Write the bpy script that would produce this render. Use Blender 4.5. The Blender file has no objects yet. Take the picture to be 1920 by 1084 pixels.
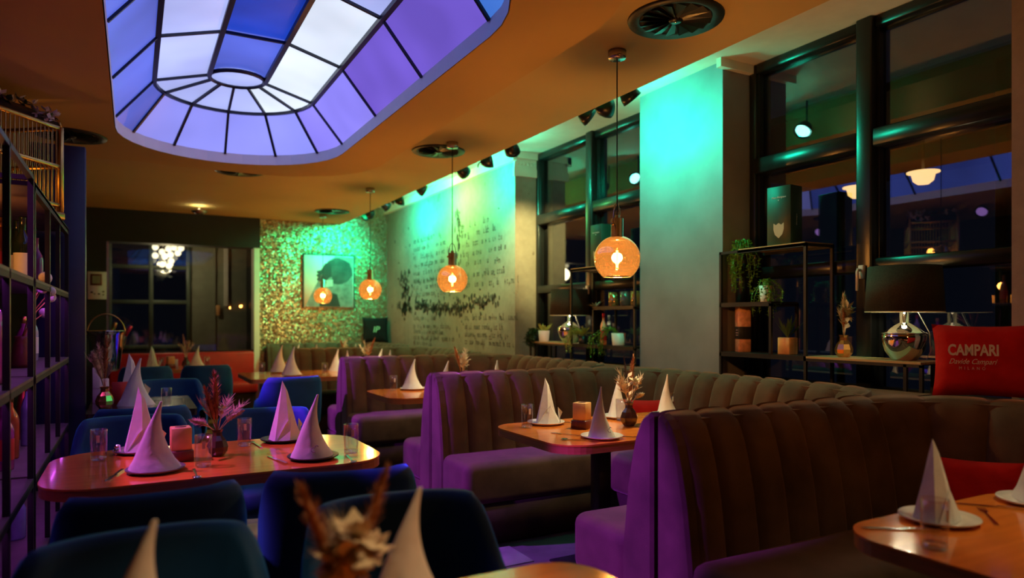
import bpy, bmesh, math, random
from mathutils import Vector, Matrix
random.seed(7)
SC = bpy.context.scene
COL = SC.collection
PI = math.pi

# ------------------------------------------------------------------ camera, world, exposure
cam = bpy.data.cameras.new('camera')
camo = bpy.data.objects.new('camera', cam)
COL.objects.link(camo)
camo.location = (0, 0, 1.33)
camo.rotation_euler = (PI / 2, 0, -math.radians(28.641))
cam.sensor_width = 36
cam.lens = 36 * 1300 / 1920
cam.shift_y = 58 / 1920
cam.clip_start = 0.05
cam.dof.use_dof = True
cam.dof.focus_distance = 3.5
cam.dof.aperture_fstop = 1.5
SC.camera = camo
w = bpy.data.worlds.new('night')
w.use_nodes = True
w.node_tree.nodes['Background'].inputs[0].default_value = (0.010, 0.014, 0.03, 1)
w.node_tree.nodes['Background'].inputs[1].default_value = 0.5
SC.world = w
SC.view_settings.view_transform = 'Standard'
SC.view_settings.look = 'None'
SC.view_settings.exposure = 0.0
SC.view_settings.gamma = 1.0
SC.view_settings.use_curve_mapping = False
SC.cycles.use_denoising = True
SC.cycles.max_bounces = 8
SC.cycles.transparent_max_bounces = 16
SC.cycles.sample_clamp_indirect = 4.0
SC.cycles.caustics_reflective = False
SC.cycles.caustics_refractive = False


def light(kind, loc, power, col, target=None, size=0.05, angle=60, blend=0.6):
    L = bpy.data.lights.new(kind.lower() + '_light', kind)
    L.energy = power
    L.color = col
    if kind == 'AREA':
        L.size = size
    else:
        L.shadow_soft_size = size
    if kind == 'SPOT':
        L.spot_size = math.radians(angle)
        L.spot_blend = blend
    o = bpy.data.objects.new(kind.lower() + '_light', L)
    COL.objects.link(o)
    o.location = loc
    if target is not None:
        o.rotation_euler = (Vector(target) - Vector(loc)).to_track_quat('-Z', 'Y').to_euler()
    return o


# stage spots of the room (their housings are built further down)
AMBER = (1.0, 0.80, 0.45)
GREEN = (0.0, 1.0, 0.32)
CYAN = (0.0, 1.0, 0.56)
LIME = (0.45, 1.0, 0.12)
WARMG = (1.0, 0.85, 0.30)
PURPLE = (0.42, 0.05, 1.0)
MAGENTA = (0.80, 0.14, 0.80)
# (x, y, z, power, colour, target, cone)
WALLSPOTS = [
    (2.98, 4.26, 2.845, 38, CYAN, (3.53, 4.15, 2.50), 165),
    (2.98, 4.02, 2.845, 38, CYAN, (3.53, 3.95, 2.90), 165),
    (2.98, 3.76, 2.845, 38, CYAN, (3.53, 3.68, 2.25), 160),
    (2.98, 6.48, 2.845, 95, CYAN, (3.53, 6.75, 2.65), 165),
    (2.98, 5.45, 2.845, 260, WARMG, (3.72, 6.395, 2.05), 46),
    (2.98, 5.88, 2.845, 26, CYAN, (3.60, 5.60, 3.00), 160),
    (2.98, 7.62, 2.845, 60, LIME, (3.53, 7.62, 2.60), 165),
    (2.98, 8.35, 2.845, 90, GREEN, (3.53, 8.2, 2.95), 165),
    (2.98, 8.95, 2.845, 110, CYAN, (3.53, 9.1, 2.5), 165),
    (2.98, 9.75, 2.845, 170, GREEN, (2.45, 10.6, 2.15), 110),
    (2.98, 9.95, 2.845, 90, CYAN, (2.75, 10.6, 2.4), 110),
]
CEILSPOTS = [
    (-1.05, 4.5, 2.62, 1050, PURPLE, (1.70, 4.05, 0.45), 26),
    (-1.05, 2.35, 2.62, 900, PURPLE, (1.72, 2.30, 0.50), 19),
    (-1.05, 6.7, 2.62, 1200, PURPLE, (1.72, 6.4, 0.6), 20),
    (-0.85, 3.5, 2.64, 210, MAGENTA, (0.20, 3.1, 0.7), 42),
    (0.95, 0.75, 2.64, 60, (1, 0.66, 0.32), (0.35, 1.25, 0.75), 36),
]
# warm head added out of sight in the cove to brighten the mosaic
WALLSPOTS += [
    (2.96, 8.72, 2.92, 70, (1, 0.66, 0.30), (1.80, 10.6, 1.35), 30),
]

# ------------------------------------------------------------------ mesh helpers


class MB:
    def __init__(s):
        s.v, s.f, s.sm = [], [], []

    def add(s, vs, fs, smooth=False, M=None):
        b = len(s.v)
        for p in vs:
            p = Vector(p)
            if M is not None:
                p = M @ p
            s.v.append(tuple(p))
        for f in fs:
            s.f.append(tuple(i + b for i in f))
            s.sm.append(smooth)
        return s

    def box(s, x0, x1, y0, y1, z0, z1, M=None):
        vs = [(x, y, z) for x in (x0, x1) for y in (y0, y1) for z in (z0, z1)]
        fs = [(0, 1, 3, 2), (4, 6, 7, 5), (0, 4, 5, 1), (2, 3, 7, 6), (0, 2, 6, 4), (1, 5, 7, 3)]
        return s.add(vs, fs, False, M)

    def rbox(s, x0, x1, y0, y1, z0, z1, r=0.03, seg=3, M=None):
        bm = bmesh.new()
        bmesh.ops.create_cube(bm, size=1)
        for v in bm.verts:
            v.co = Vector(((x0 + x1) / 2 + v.co.x * (x1 - x0), (y0 + y1) / 2 + v.co.y * (y1 - y0), (z0 + z1) / 2 + v.co.z * (z1 - z0)))
        bmesh.ops.bevel(bm, geom=bm.edges[:], offset=r, segments=seg, affect='EDGES', profile=0.5)
        bm.verts.index_update()
        s.add([v.co.copy() for v in bm.verts], [[v.index for v in f.verts] for f in bm.faces], True, M)
        bm.free()
        return s

    def tube(s, pts, r, n=8, cap=True, smooth=True, M=None):
        pts = [Vector(p) for p in pts]
        rs = r if isinstance(r, (list, tuple)) else [r] * len(pts)
        vs, fs = [], []
        up = None
        for i, p in enumerate(pts):
            d = (pts[min(i + 1, len(pts) - 1)] - pts[max(i - 1, 0)]).normalized()
            if up is None:
                up = Vector((0, 0, 1)) if abs(d.z) < 0.9 else Vector((1, 0, 0))
            a = d.cross(up).normalized()
            b = a.cross(d).normalized()
            up = b
            for k in range(n):
                t = 2 * PI * (k + 0.5) / n
                vs.append(p + (a * math.cos(t) + b * math.sin(t)) * rs[i])
        for i in range(len(pts) - 1):
            for k in range(n):
                k2 = (k + 1) % n
                fs.append((i * n + k, i * n + k2, (i + 1) * n + k2, (i + 1) * n + k))
        if cap:
            fs.append(tuple(range(n))[::-1])
            fs.append(tuple(range((len(pts) - 1) * n, len(pts) * n)))
        return s.add(vs, fs, smooth, M)

    def lathe(s, prof, n=20, c=(0, 0, 0), smooth=True, M=None, cap=True):
        vs, fs = [], []
        m = len(prof)
        for k in range(n):
            t = 2 * PI * k / n
            for r, z in prof:
                vs.append((c[0] + r * math.cos(t), c[1] + r * math.sin(t), c[2] + z))
        for k in range(n):
            k2 = (k + 1) % n
            for i in range(m - 1):
                fs.append((k * m + i, k2 * m + i, k2 * m + i + 1, k * m + i + 1))
        if cap:
            if prof[0][0] > 1e-4:
                fs.append(tuple(k * m for k in range(n))[::-1])
            if prof[-1][0] > 1e-4:
                fs.append(tuple(k * m + m - 1 for k in range(n)))
        return s.add(vs, fs, smooth, M)

    def prism(s, poly, z0, z1, M=None):
        n = len(poly)
        vs = [(x, y, z0) for x, y in poly] + [(x, y, z1) for x, y in poly]
        fs = [tuple(range(n))[::-1], tuple(range(n, 2 * n))]
        for i in range(n):
            j = (i + 1) % n
            fs.append((i, j, n + j, n + i))
        return s.add(vs, fs, False, M)

    def grid(s, rows, smooth=True, closed=False, M=None):
        n = len(rows[0])
        vs = [p for r in rows for p in r]
        fs = []
        for i in range(len(rows) - 1):
            for k in range(n if closed else n - 1):
                k2 = (k + 1) % n
                fs.append((i * n + k, i * n + k2, (i + 1) * n + k2, (i + 1) * n + k))
        return s.add(vs, fs, smooth, M)

    def mesh(s, name, m):
        me = bpy.data.meshes.new(name)
        me.from_pydata(s.v, [], s.f)
        me.materials.append(m)
        me.polygons.foreach_set('use_smooth', s.sm)
        bm = bmesh.new()
        bm.from_mesh(me)
        bmesh.ops.recalc_face_normals(bm, faces=bm.faces[:])
        bm.to_mesh(me)
        bm.free()
        me.update()
        return me

    def build(s, name, m, parent=None, label=None):
        return obj(name, s.mesh(name, m), parent, label)


def obj(name, me, parent=None, label=None):
    o = bpy.data.objects.new(name, me)
    COL.objects.link(o)
    if parent is not None:
        o.parent = parent
    if label:
        o['label'] = label
    return o


def tag(o, label, cat, group=None):
    o['label'] = label
    o['category'] = cat
    if group:
        o['group'] = group
    return o


def thing(name, label, cat, loc=(0, 0, 0), rz=0, group=None):
    o = bpy.data.objects.new(name, None)
    o.empty_display_size = 0.05
    COL.objects.link(o)
    o.location = loc
    o.rotation_euler = (0, 0, rz)
    return tag(o, label, cat, group)


def struct(o, label=None):
    o['kind'] = 'structure'
    if label:
        o['label'] = label
    return o


KIDS = {}


def dup(root, loc, rz, label, group=None, scale=1.0):
    def cp(o, par):
        c = o.copy()
        COL.objects.link(c)
        c.parent = par
        for ch in o.children:
            cp(ch, c)
        return c
    r = cp(root, None)
    r.location = loc
    r.rotation_euler = (0, 0, rz)
    r.scale = (scale,) * 3
    r['label'] = label
    if group:
        r['group'] = group
    return r


def place(proto, used, loc, rz, label, group, scale=1.0):
    """the first call moves the prototype itself, later ones copy it"""
    if proto.name not in used:
        used.add(proto.name)
        proto.location = loc
        proto.rotation_euler = (0, 0, rz)
        proto.scale = (scale,) * 3
        proto['label'] = label
        proto['group'] = group
        return proto
    return dup(proto, loc, rz, label, group, scale)


USED = set()


def rrect(x0, x1, y0, y1, r, n=6):
    pts = []
    for cx, cy, a0 in ((x1 - r, y1 - r, 0), (x0 + r, y1 - r, 90), (x0 + r, y0 + r, 180), (x1 - r, y0 + r, 270)):
        for k in range(n + 1):
            t = math.radians(a0 + 90 * k / n)
            pts.append((cx + r * math.cos(t), cy + r * math.sin(t)))
    return pts


def text_mesh(name, body, size, m, extrude=0.001, font_shear=0.0, bold=0.0):
    cu = bpy.data.curves.new(name, 'FONT')
    cu.body = body
    cu.size = size
    cu.extrude = extrude
    cu.shear = font_shear
    cu.offset = bold
    cu.align_x = 'CENTER'
    cu.align_y = 'CENTER'
    cu.resolution_u = 3
    o = bpy.data.objects.new(name, cu)
    COL.objects.link(o)
    dg = bpy.context.evaluated_depsgraph_get()
    me = bpy.data.meshes.new_from_object(o.evaluated_get(dg))
    bpy.data.objects.remove(o)
    me.materials.clear()
    me.materials.append(m)
    return me


# ------------------------------------------------------------------ materials
def base_mat(name):
    m = bpy.data.materials.new(name)
    m.use_nodes = True
    nt = m.node_tree
    return m, nt, nt.nodes['Principled BSDF'], nt.nodes['Material Output']


def N(nt, t, **kw):
    n = nt.nodes.new(t)
    for k, v in kw.items():
        setattr(n, k, v)
    return n


def mat(name, col, rough=0.5, metal=0.0, var=0.15, scale=8.0, bump=0.0, bscale=60.0, sheen=0.0, sheen_col=None, coat=0.0, spec=0.5, stretch=None, alpha=1.0):
    m, nt, p, out = base_mat(name)
    tc = N(nt, 'ShaderNodeTexCoord')
    src = tc.outputs['Object']
    if stretch:
        mp = N(nt, 'ShaderNodeMapping')
        mp.inputs['Scale'].default_value = stretch
        nt.links.new(src, mp.inputs[0])
        src = mp.outputs[0]
    nz = N(nt, 'ShaderNodeTexNoise')
    nz.inputs['Scale'].default_value = scale
    nz.inputs['Detail'].default_value = 4
    nt.links.new(src, nz.inputs['Vector'])
    rp = N(nt, 'ShaderNodeValToRGB')
    rp.color_ramp.elements[0].position = 0.3
    rp.color_ramp.elements[1].position = 0.7
    rp.color_ramp.elements[0].color = [c * (1 - var) for c in col] + [1]
    rp.color_ramp.elements[1].color = [min(1, c * (1 + var)) for c in col] + [1]
    nt.links.new(nz.outputs[0], rp.inputs[0])
    nt.links.new(rp.outputs[0], p.inputs['Base Color'])
    p.inputs['Roughness'].default_value = rough
    p.inputs['Metallic'].default_value = metal
    p.inputs['Specular IOR Level'].default_value = spec
    if sheen:
        p.inputs['Sheen Weight'].default_value = sheen
        p.inputs['Sheen Roughness'].default_value = 0.4
        p.inputs['Sheen Tint'].default_value = list(sheen_col or col) + [1]
    if coat:
        p.inputs['Coat Weight'].default_value = coat
        p.inputs['Coat Roughness'].default_value = 0.05
    if bump:
        nb = N(nt, 'ShaderNodeTexNoise')
        nb.inputs['Scale'].default_value = bscale
        nb.inputs['Detail'].default_value = 3
        nt.links.new(src, nb.inputs['Vector'])
        b = N(nt, 'ShaderNodeBump')
        b.inputs['Strength'].default_value = bump
        b.inputs['Distance'].default_value = 0.01
        nt.links.new(nb.outputs[0], b.inputs['Height'])
        nt.links.new(b.outputs[0], p.inputs['Normal'])
    return m


def emis(name, col, strength, var=0.0):
    m, nt, p, out = base_mat(name)
    p.inputs['Base Color'].default_value = [c * 0.3 for c in col] + [1]
    p.inputs['Emission Color'].default_value = list(col) + [1]
    p.inputs['Emission Strength'].default_value = strength
    p.inputs['Roughness'].default_value = 0.4
    nz = N(nt, 'ShaderNodeTexNoise')
    nz.inputs['Scale'].default_value = 1.3
    mr = N(nt, 'ShaderNodeMapRange')
    mr.inputs[1].default_value = 0.3
    mr.inputs[2].default_value = 0.7
    mr.inputs[3].default_value = strength * (1 - var)
    mr.inputs[4].default_value = strength * (1 + var)
    tc = N(nt, 'ShaderNodeTexCoord')
    nt.links.new(tc.outputs['Object'], nz.inputs['Vector'])
    nt.links.new(nz.outputs[0], mr.inputs[0])
    nt.links.new(mr.outputs[0], p.inputs['Emission Strength'])
    return m


def glass(name, tint, refl=0.06, ior=1.5, rough=0.0, trans=None, trans_amt=0.0):
    """thin glass: tinted see-through plus mirror reflection by Fresnel, optional translucent lustre"""
    m, nt, p, out = base_mat(name)
    nt.nodes.remove(p)
    tr = N(nt, 'ShaderNodeBsdfTransparent')
    nz = N(nt, 'ShaderNodeTexNoise')
    nz.inputs['Scale'].default_value = 3.0
    rp = N(nt, 'ShaderNodeValToRGB')
    rp.color_ramp.elements[0].color = [c * 0.96 for c in tint] + [1]
    rp.color_ramp.elements[1].color = list(tint) + [1]
    nt.links.new(nz.outputs[0], rp.inputs[0])
    nt.links.new(rp.outputs[0], tr.inputs[0])
    gl = N(nt, 'ShaderNodeBsdfGlossy')
    gl.inputs['Roughness'].default_value = rough
    gl.inputs[0].default_value = (1, 1, 1, 1) if trans is None else (1, 0.85, 0.7, 1)
    lw = N(nt, 'ShaderNodeLayerWeight')
    lw.inputs[0].default_value = 0.5
    fr = N(nt, 'ShaderNodeMath', operation='POWER')
    fr.inputs[1].default_value = 4.0
    nt.links.new(lw.outputs['Facing'], fr.inputs[0])
    ad = N(nt, 'ShaderNodeMath', operation='MULTIPLY_ADD', use_clamp=True)
    ad.inputs[1].default_value = 0.8
    ad.inputs[2].default_value = refl
    nt.links.new(fr.outputs[0], ad.inputs[0])
    body = tr.outputs[0]
    if trans is not None:
        tl = N(nt, 'ShaderNodeBsdfTranslucent')
        tl.inputs[0].default_value = list(trans) + [1]
        mx0 = N(nt, 'ShaderNodeMixShader')
        mx0.inputs[0].default_value = trans_amt
        nt.links.new(tr.outputs[0], mx0.inputs[1])
        nt.links.new(tl.outputs[0], mx0.inputs[2])
        body = mx0.outputs[0]
    mx = N(nt, 'ShaderNodeMixShader')
    nt.links.new(ad.outputs[0], mx.inputs[0])
    nt.links.new(body, mx.inputs[1])
    nt.links.new(gl.outputs[0], mx.inputs[2])
    nt.links.new(mx.outputs[0], out.inputs[0])
    return m


VELVET = mat('brown velvet', (0.095, 0.055, 0.036), 0.75, var=0.35, scale=5, bump=0.12, bscale=220, sheen=0.45, sheen_col=(0.55, 0.38, 0.34), spec=0.2)
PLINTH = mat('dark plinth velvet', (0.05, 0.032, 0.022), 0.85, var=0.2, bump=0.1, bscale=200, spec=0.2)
BLUEV = mat('blue velvet', (0.007, 0.055, 0.160), 0.7, var=0.25, scale=5, bump=0.1, bscale=250, sheen=0.9, sheen_col=(0.05, 0.40, 0.85), spec=0.25)
REDL = mat('red leather', (0.55, 0.012, 0.010), 0.4, var=0.12, bump=0.05)
REDC = mat('red cotton', (0.55, 0.012, 0.012), 0.85, var=0.1, scale=14, bump=0.2, bscale=40, spec=0.2)
BLACKC = mat('black cotton', (0.010, 0.011, 0.013), 0.9, var=0.2, bump=0.2, bscale=40, spec=0.2)
WOOD = mat('orange lacquered wood', (0.80, 0.225, 0.035), 0.14, var=0.10, scale=3, stretch=(1, 12, 1), coat=0.25)
WOODEDGE = mat('wood edge banding', (0.45, 0.16, 0.04), 0.4, var=0.15, scale=6, stretch=(1, 1, 20))
DARKWOOD = mat('black stained wood', (0.035, 0.026, 0.020), 0.2, var=0.3, scale=4, stretch=(1, 12, 1), coat=0.4)
BLACK = mat('black powder coat', (0.010, 0.010, 0.011), 0.45, var=0.2)
BLACKG = mat('black satin frame', (0.008, 0.010, 0.011), 0.3, var=0.2)
SHELFWOOD = mat('oak veneer shelf', (0.50, 0.33, 0.16), 0.5, var=0.18, scale=5, stretch=(12, 1, 1))
CEILP = mat('cream ceiling paint', (0.58, 0.44, 0.19), 0.9, var=0.03, scale=2, spec=0.2)
CEILP2 = mat('ochre ceiling paint', (0.58, 0.40, 0.15), 0.9, var=0.03, scale=2, spec=0.2)
WHITEP = mat('white cornice plaster', (0.75, 0.72, 0.62), 0.8, var=0.05, bump=0.1)
CONCRETE = mat('trowelled concrete', (0.24, 0.23, 0.255), 0.6, var=0.16, scale=3, bump=0.15, bscale=9)
BLACKWALL = mat('black wall paint', (0.012, 0.012, 0.012), 0.7, var=0.15)
GREYWALL = mat('grey green wall paint', (0.24, 0.25, 0.18), 0.8, var=0.1)
NAVY = mat('navy lacquer', (0.008, 0.012, 0.06), 0.5, var=0.15)
TILE = mat('grey stone tile', (0.34, 0.31, 0.30), 0.45, var=0.3, scale=5, bump=0.2, bscale=14)
GROUT = mat('dark grout', (0.09, 0.08, 0.075), 0.9, var=0.2)
PLANK = mat('amber oak floor plank', (0.42, 0.21, 0.07), 0.35, var=0.25, scale=4, stretch=(12, 1, 1), coat=0.2)
LINEN = mat('white linen', (0.80, 0.79, 0.77), 0.85, var=0.05, scale=20, bump=0.25, bscale=30, spec=0.2)
CHINA = mat('white glazed china', (0.80, 0.79, 0.76), 0.15, var=0.04)
SLATE = mat('grey stoneware', (0.16, 0.15, 0.165), 0.3, var=0.15)
STEEL = mat('polished steel', (0.75, 0.74, 0.72), 0.15, metal=1.0, var=0.05)
CHROME = mat('chrome', (0.85, 0.82, 0.78), 0.06, metal=1.0, var=0.03)
NICKEL = mat('brushed nickel', (0.55, 0.50, 0.47), 0.25, metal=1.0, var=0.1)
BRASS = mat('aged brass', (0.55, 0.33, 0.09), 0.35, metal=1.0, var=0.25)
GOLDV = mat('amber lustre glass', (0.75, 0.38, 0.13), 0.12, metal=0.85, var=0.2)
SMOKEV = mat('smoky brown glass', (0.09, 0.05, 0.045), 0.08, var=0.3, coat=0.6)
ONYX = mat('honey onyx', (0.78, 0.42, 0.17), 0.45, var=0.18, scale=12)
ROSEW = mat('rosewood block', (0.13, 0.030, 0.022), 0.4, var=0.3, scale=10, stretch=(1, 8, 1))
PAMPAS = mat('dried pampas plume', (0.62, 0.46, 0.33), 0.95, var=0.2, scale=40, spec=0.1)
RUST = mat('rust dried reed', (0.45, 0.20, 0.10), 0.95, var=0.25, scale=40, spec=0.1)
CREAMF = mat('cream dried blossom', (0.72, 0.60, 0.42), 0.95, var=0.2, scale=30, spec=0.1)
LEAF = mat('green leaf', (0.14, 0.33, 0.05), 0.55, var=0.4, scale=25)
LEAFD = mat('dark green leaf', (0.035, 0.09, 0.025), 0.5, var=0.4, scale=25)
LEAFP = mat('pale fern frond', (0.42, 0.55, 0.14), 0.6, var=0.3, scale=25)
SHADE = mat('dark olive lampshade cloth', (0.035, 0.032, 0.022), 0.9, var=0.25, scale=120, bump=0.2, bscale=300)
SHADEIN = mat('cream shade lining', (0.75, 0.68, 0.5), 0.8, var=0.05)
GREENBOX = mat('bottle green card', (0.014, 0.040, 0.026), 0.5, var=0.15)
SHIELD = mat('champagne foil', (0.62, 0.50, 0.34), 0.35, metal=0.3, var=0.1)
PEACH = mat('peach foil card', (0.80, 0.38, 0.22), 0.4, var=0.3, scale=28)
WHITEPRINT = mat('pale print', (0.80, 0.76, 0.78), 0.7, var=0.03)
PINKPRINT = mat('pale pink print', (0.80, 0.55, 0.58), 0.7, var=0.03)
MINTPRINT = mat('mint print', (0.35, 0.80, 0.55), 0.7, var=0.03)
REDCARD = mat('red menu card', (0.55, 0.03, 0.03), 0.5, var=0.1)
PAPER = mat('white paper', (0.75, 0.76, 0.80), 0.7, var=0.05)
THREAD = mat('plum embroidery thread', (0.22, 0.12, 0.22), 0.8, var=0.1)
COTTON = mat('cotton boll', (0.75, 0.68, 0.72), 0.95, var=0.1, scale=60, bump=0.4, bscale=90)
BOTTLEG = mat('dark bottle glass', (0.015, 0.03, 0.02), 0.06, var=0.3, coat=0.6)
AMBERB = mat('amber bottle glass', (0.40, 0.10, 0.02), 0.08, var=0.3, coat=0.6)
PINKB = mat('magenta frosted glass', (0.35, 0.05, 0.25), 0.2, var=0.3, coat=0.4)
CLEARB = mat('milky blue bottle', (0.25, 0.30, 0.5), 0.2, var=0.3, coat=0.4)
FOILR = mat('red capsule foil', (0.5, 0.04, 0.06), 0.3, metal=0.5, var=0.1)
SKYBAR = mat('black glazing bar', (0.006, 0.008, 0.02), 0.4, var=0.2)
REVEAL = mat('white skylight reveal', (0.8, 0.82, 0.88), 0.6, var=0.03)
GLASS = glass('clear tumbler glass', (0.95, 0.93, 0.95), 0.07, 1.45)
GLASSBASE = glass('thick glass base', (0.95, 0.93, 0.95), 0.22, 1.5)
PANE = glass('night window glass', (0.60, 0.62, 0.62), 0.14, 1.5)
PANEL_ = glass('far pane glass', (0.85, 0.87, 0.86), 0.03, 1.5)
GLOBE = glass('amber lustre globe', (0.72, 0.36, 0.12), 0.20, 1.5, 0.02, (1.0, 0.42, 0.12), 0.020)
GLINT = mat('painted white glint', (0.7, 0.68, 0.72), 0.7, var=0.03)
FIL = emis('glowing filament', (1.0, 0.72, 0.36), 40)
LENSC = emis('cyan spot lens', (0.25, 1.0, 0.80), 14)
LENSP = emis('violet spot lens', (0.6, 0.3, 1.0), 1.2)
BOWLG = emis('glowing opal glass', (1.0, 0.55, 0.16), 4.5)
BULBW = emis('warm globe bulb', (1.0, 0.86, 0.55), 2.2)
AMBERGLOW = emis('amber candle glass', (1.0, 0.33, 0.04), 1.6)
DOWNG = emis('warm ceiling bowl rim', (1.0, 0.85, 0.45), 6.0)

SKYC = {
    'deep': emis('deep blue backlit pane', (0.012, 0.05, 0.50), 1.0, 0.5),
    'mid': emis('mid blue backlit pane', (0.09, 0.14, 0.72), 0.85, 0.3),
    'lav': emis('lavender backlit pane', (0.30, 0.32, 1.0), 0.95, 0.18),
    'ice': emis('pale blue backlit pane', (0.45, 0.52, 1.0), 1.0, 0.22),
    'white': emis('white blue backlit pane', (0.74, 0.84, 1.0), 1.05, 0.2),
    'pur': emis('violet backlit pane', (0.20, 0.12, 0.72), 0.9, 0.25),
    'lil': emis('lilac backlit pane', (0.28, 0.24, 0.95), 0.95, 0.2),
    'azure': emis('azure backlit pane', (0.06, 0.20, 0.72), 0.9, 0.2),
}


def mosaic_mat():
    m, nt, p, out = base_mat('gold glitter mosaic')
    tc = N(nt, 'ShaderNodeTexCoord')
    vo = N(nt, 'ShaderNodeTexVoronoi')
    vo.inputs['Scale'].default_value = 70
    vo.inputs['Randomness'].default_value = 0.55
    nt.links.new(tc.outputs['Object'], vo.inputs['Vector'])
    sp = N(nt, 'ShaderNodeSeparateColor')
    nt.links.new(vo.outputs['Color'], sp.inputs[0])
    rp = N(nt, 'ShaderNodeValToRGB')
    rp.color_ramp.elements[0].color = (0.16, 0.12, 0.07, 1)
    rp.color_ramp.elements[1].color = (0.50, 0.40, 0.24, 1)
    nt.links.new(sp.outputs[0], rp.inputs[0])
    nt.links.new(rp.outputs[0], p.inputs['Base Color'])
    p.inputs['Metallic'].default_value = 0.75
    p.inputs['Roughness'].default_value = 0.42
    # each chip tilts its own way
    sb = N(nt, 'ShaderNodeVectorMath', operation='SUBTRACT')
    sb.inputs[1].default_value = (0.5, 0.5, 0.5)
    nt.links.new(vo.outputs['Color'], sb.inputs[0])
    sc = N(nt, 'ShaderNodeVectorMath', operation='SCALE')
    sc.inputs[3].default_value = 0.9
    nt.links.new(sb.outputs[0], sc.inputs[0])
    ge = N(nt, 'ShaderNodeNewGeometry')
    ad = N(nt, 'ShaderNodeVectorMath', operation='ADD')
    nt.links.new(ge.outputs['Normal'], ad.inputs[0])
    nt.links.new(sc.outputs[0], ad.inputs[1])
    nm = N(nt, 'ShaderNodeVectorMath', operation='NORMALIZE')
    nt.links.new(ad.outputs[0], nm.inputs[0])
    nt.links.new(nm.outputs[0], p.inputs['Normal'])
    return m


def mural_mat(name, base, dark, seed=0.0):
    """weathered plaster: pale ground, peeled dark flakes, torn band"""
    m, nt, p, out = base_mat(name)
    tc = N(nt, 'ShaderNodeTexCoord')
    L = nt.links.new
    mp = N(nt, 'ShaderNodeMapping')
    mp.inputs['Location'].default_value = (seed, seed, seed)
    L(tc.outputs['Object'], mp.inputs[0])

    def noise(scale, detail=6, rough=0.6):
        n = N(nt, 'ShaderNodeTexNoise')
        n.inputs['Scale'].default_value = scale
        n.inputs['Detail'].default_value = detail
        n.inputs['Roughness'].default_value = rough
        L(mp.outputs[0], n.inputs['Vector'])
        return n.outputs[0]

    def ramp(src, a, b, ca, cb):
        r = N(nt, 'ShaderNodeValToRGB')
        r.color_ramp.elements[0].position = a
        r.color_ramp.elements[1].position = b
        r.color_ramp.elements[0].color = ca
        r.color_ramp.elements[1].color = cb
        L(src, r.inputs[0])
        return r.outputs[0]
    g = ramp(noise(0.9, 8), 0.35, 0.65, [c * 0.62 for c in base] + [1], list(base) + [1])
    fine = ramp(noise(14, 5), 0.3, 0.7, (0.82, 0.82, 0.82, 1), (1, 1, 1, 1))
    mul = N(nt, 'ShaderNodeMix', data_type='RGBA', blend_type='MULTIPLY')
    mul.inputs[0].default_value = 1.0
    L(g, mul.inputs[6])
    L(fine, mul.inputs[7])
    fl = ramp(noise(3.2, 9, 0.72), 0.62, 0.66, (0, 0, 0, 1), (1, 1, 1, 1))
    mx = N(nt, 'ShaderNodeMix', data_type='RGBA')
    L(fl, mx.inputs[0])
    L(mul.outputs[2], mx.inputs[6])
    mx.inputs[7].default_value = list(dark) + [1]
    L(mx.outputs[2], p.inputs['Base Color'])
    p.inputs['Roughness'].default_value = 0.65
    b = N(nt, 'ShaderNodeBump')
    b.inputs['Strength'].default_value = 0.25
    b.inputs['Distance'].default_value = 0.02
    L(noise(6, 8), b.inputs['Height'])
    L(b.outputs[0], p.inputs['Normal'])
    return m


MOSAIC = mosaic_mat()
MURAL = mural_mat('weathered mural plaster', (0.40, 0.365, 0.31), (0.16, 0.13, 0.11), 1.7)
PINKMURAL = mural_mat('peeling pink plaster', (0.42, 0.30, 0.32), (0.03, 0.02, 0.03), 5.2)
INK = mat('faded black ink', (0.05, 0.038, 0.032), 0.8, var=0.4, scale=30)
INKL = mat('pale washed ink', (0.17, 0.14, 0.12), 0.8, var=0.5, scale=30)

# ------------------------------------------------------------------ structure
ZC, ZI, ZU = 2.80, 2.68, 3.10           # low ceiling, cloud panel, upper ceiling
XW, XF = 3.84, 3.53                     # window plane, wall face
YB = 10.60
fl = MB().box(-3.2, 3.95, -1.6, 13.0, -0.12, -0.006).build('floor', GROUT)
struct(fl, 'grey stone tiled restaurant floor')
tile_me = MB().rbox(-0.296, 0.296, -0.146, 0.146, -0.02, 0.0, 0.003, 1).mesh('floor_tile', TILE)
for i in range(5):
    for j in range(22):
        o = obj('floor_tile', tile_me, fl)
        o.location = (-0.9 + 0.6 * i + (0.3 if j % 2 else 0) - 0.15, 1.35 + 0.3 * j, random.uniform(-0.0015, 0.0))
plank_me = MB().rbox(-0.448, 0.448, -0.057, 0.057, -0.02, 0.0, 0.003, 1).mesh('floor_plank', PLANK)
for i in range(3):
    for j in range(22):
        o = obj('floor_plank', plank_me, fl)
        o.location = (-0.75 + 0.9 * i + (0.4 if j % 2 else 0) - 0.3, 7.97 + 0.12 * j, random.uniform(-0.0015, 0))
slab = MB().rbox(0.30, 1.58, 10.28, 10.50, 0.0, 0.10, 0.01, 1).build('trim_1', REDL)  # low red slab under the bench back
struct(slab, 'low bright red slab below the red bench')

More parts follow.
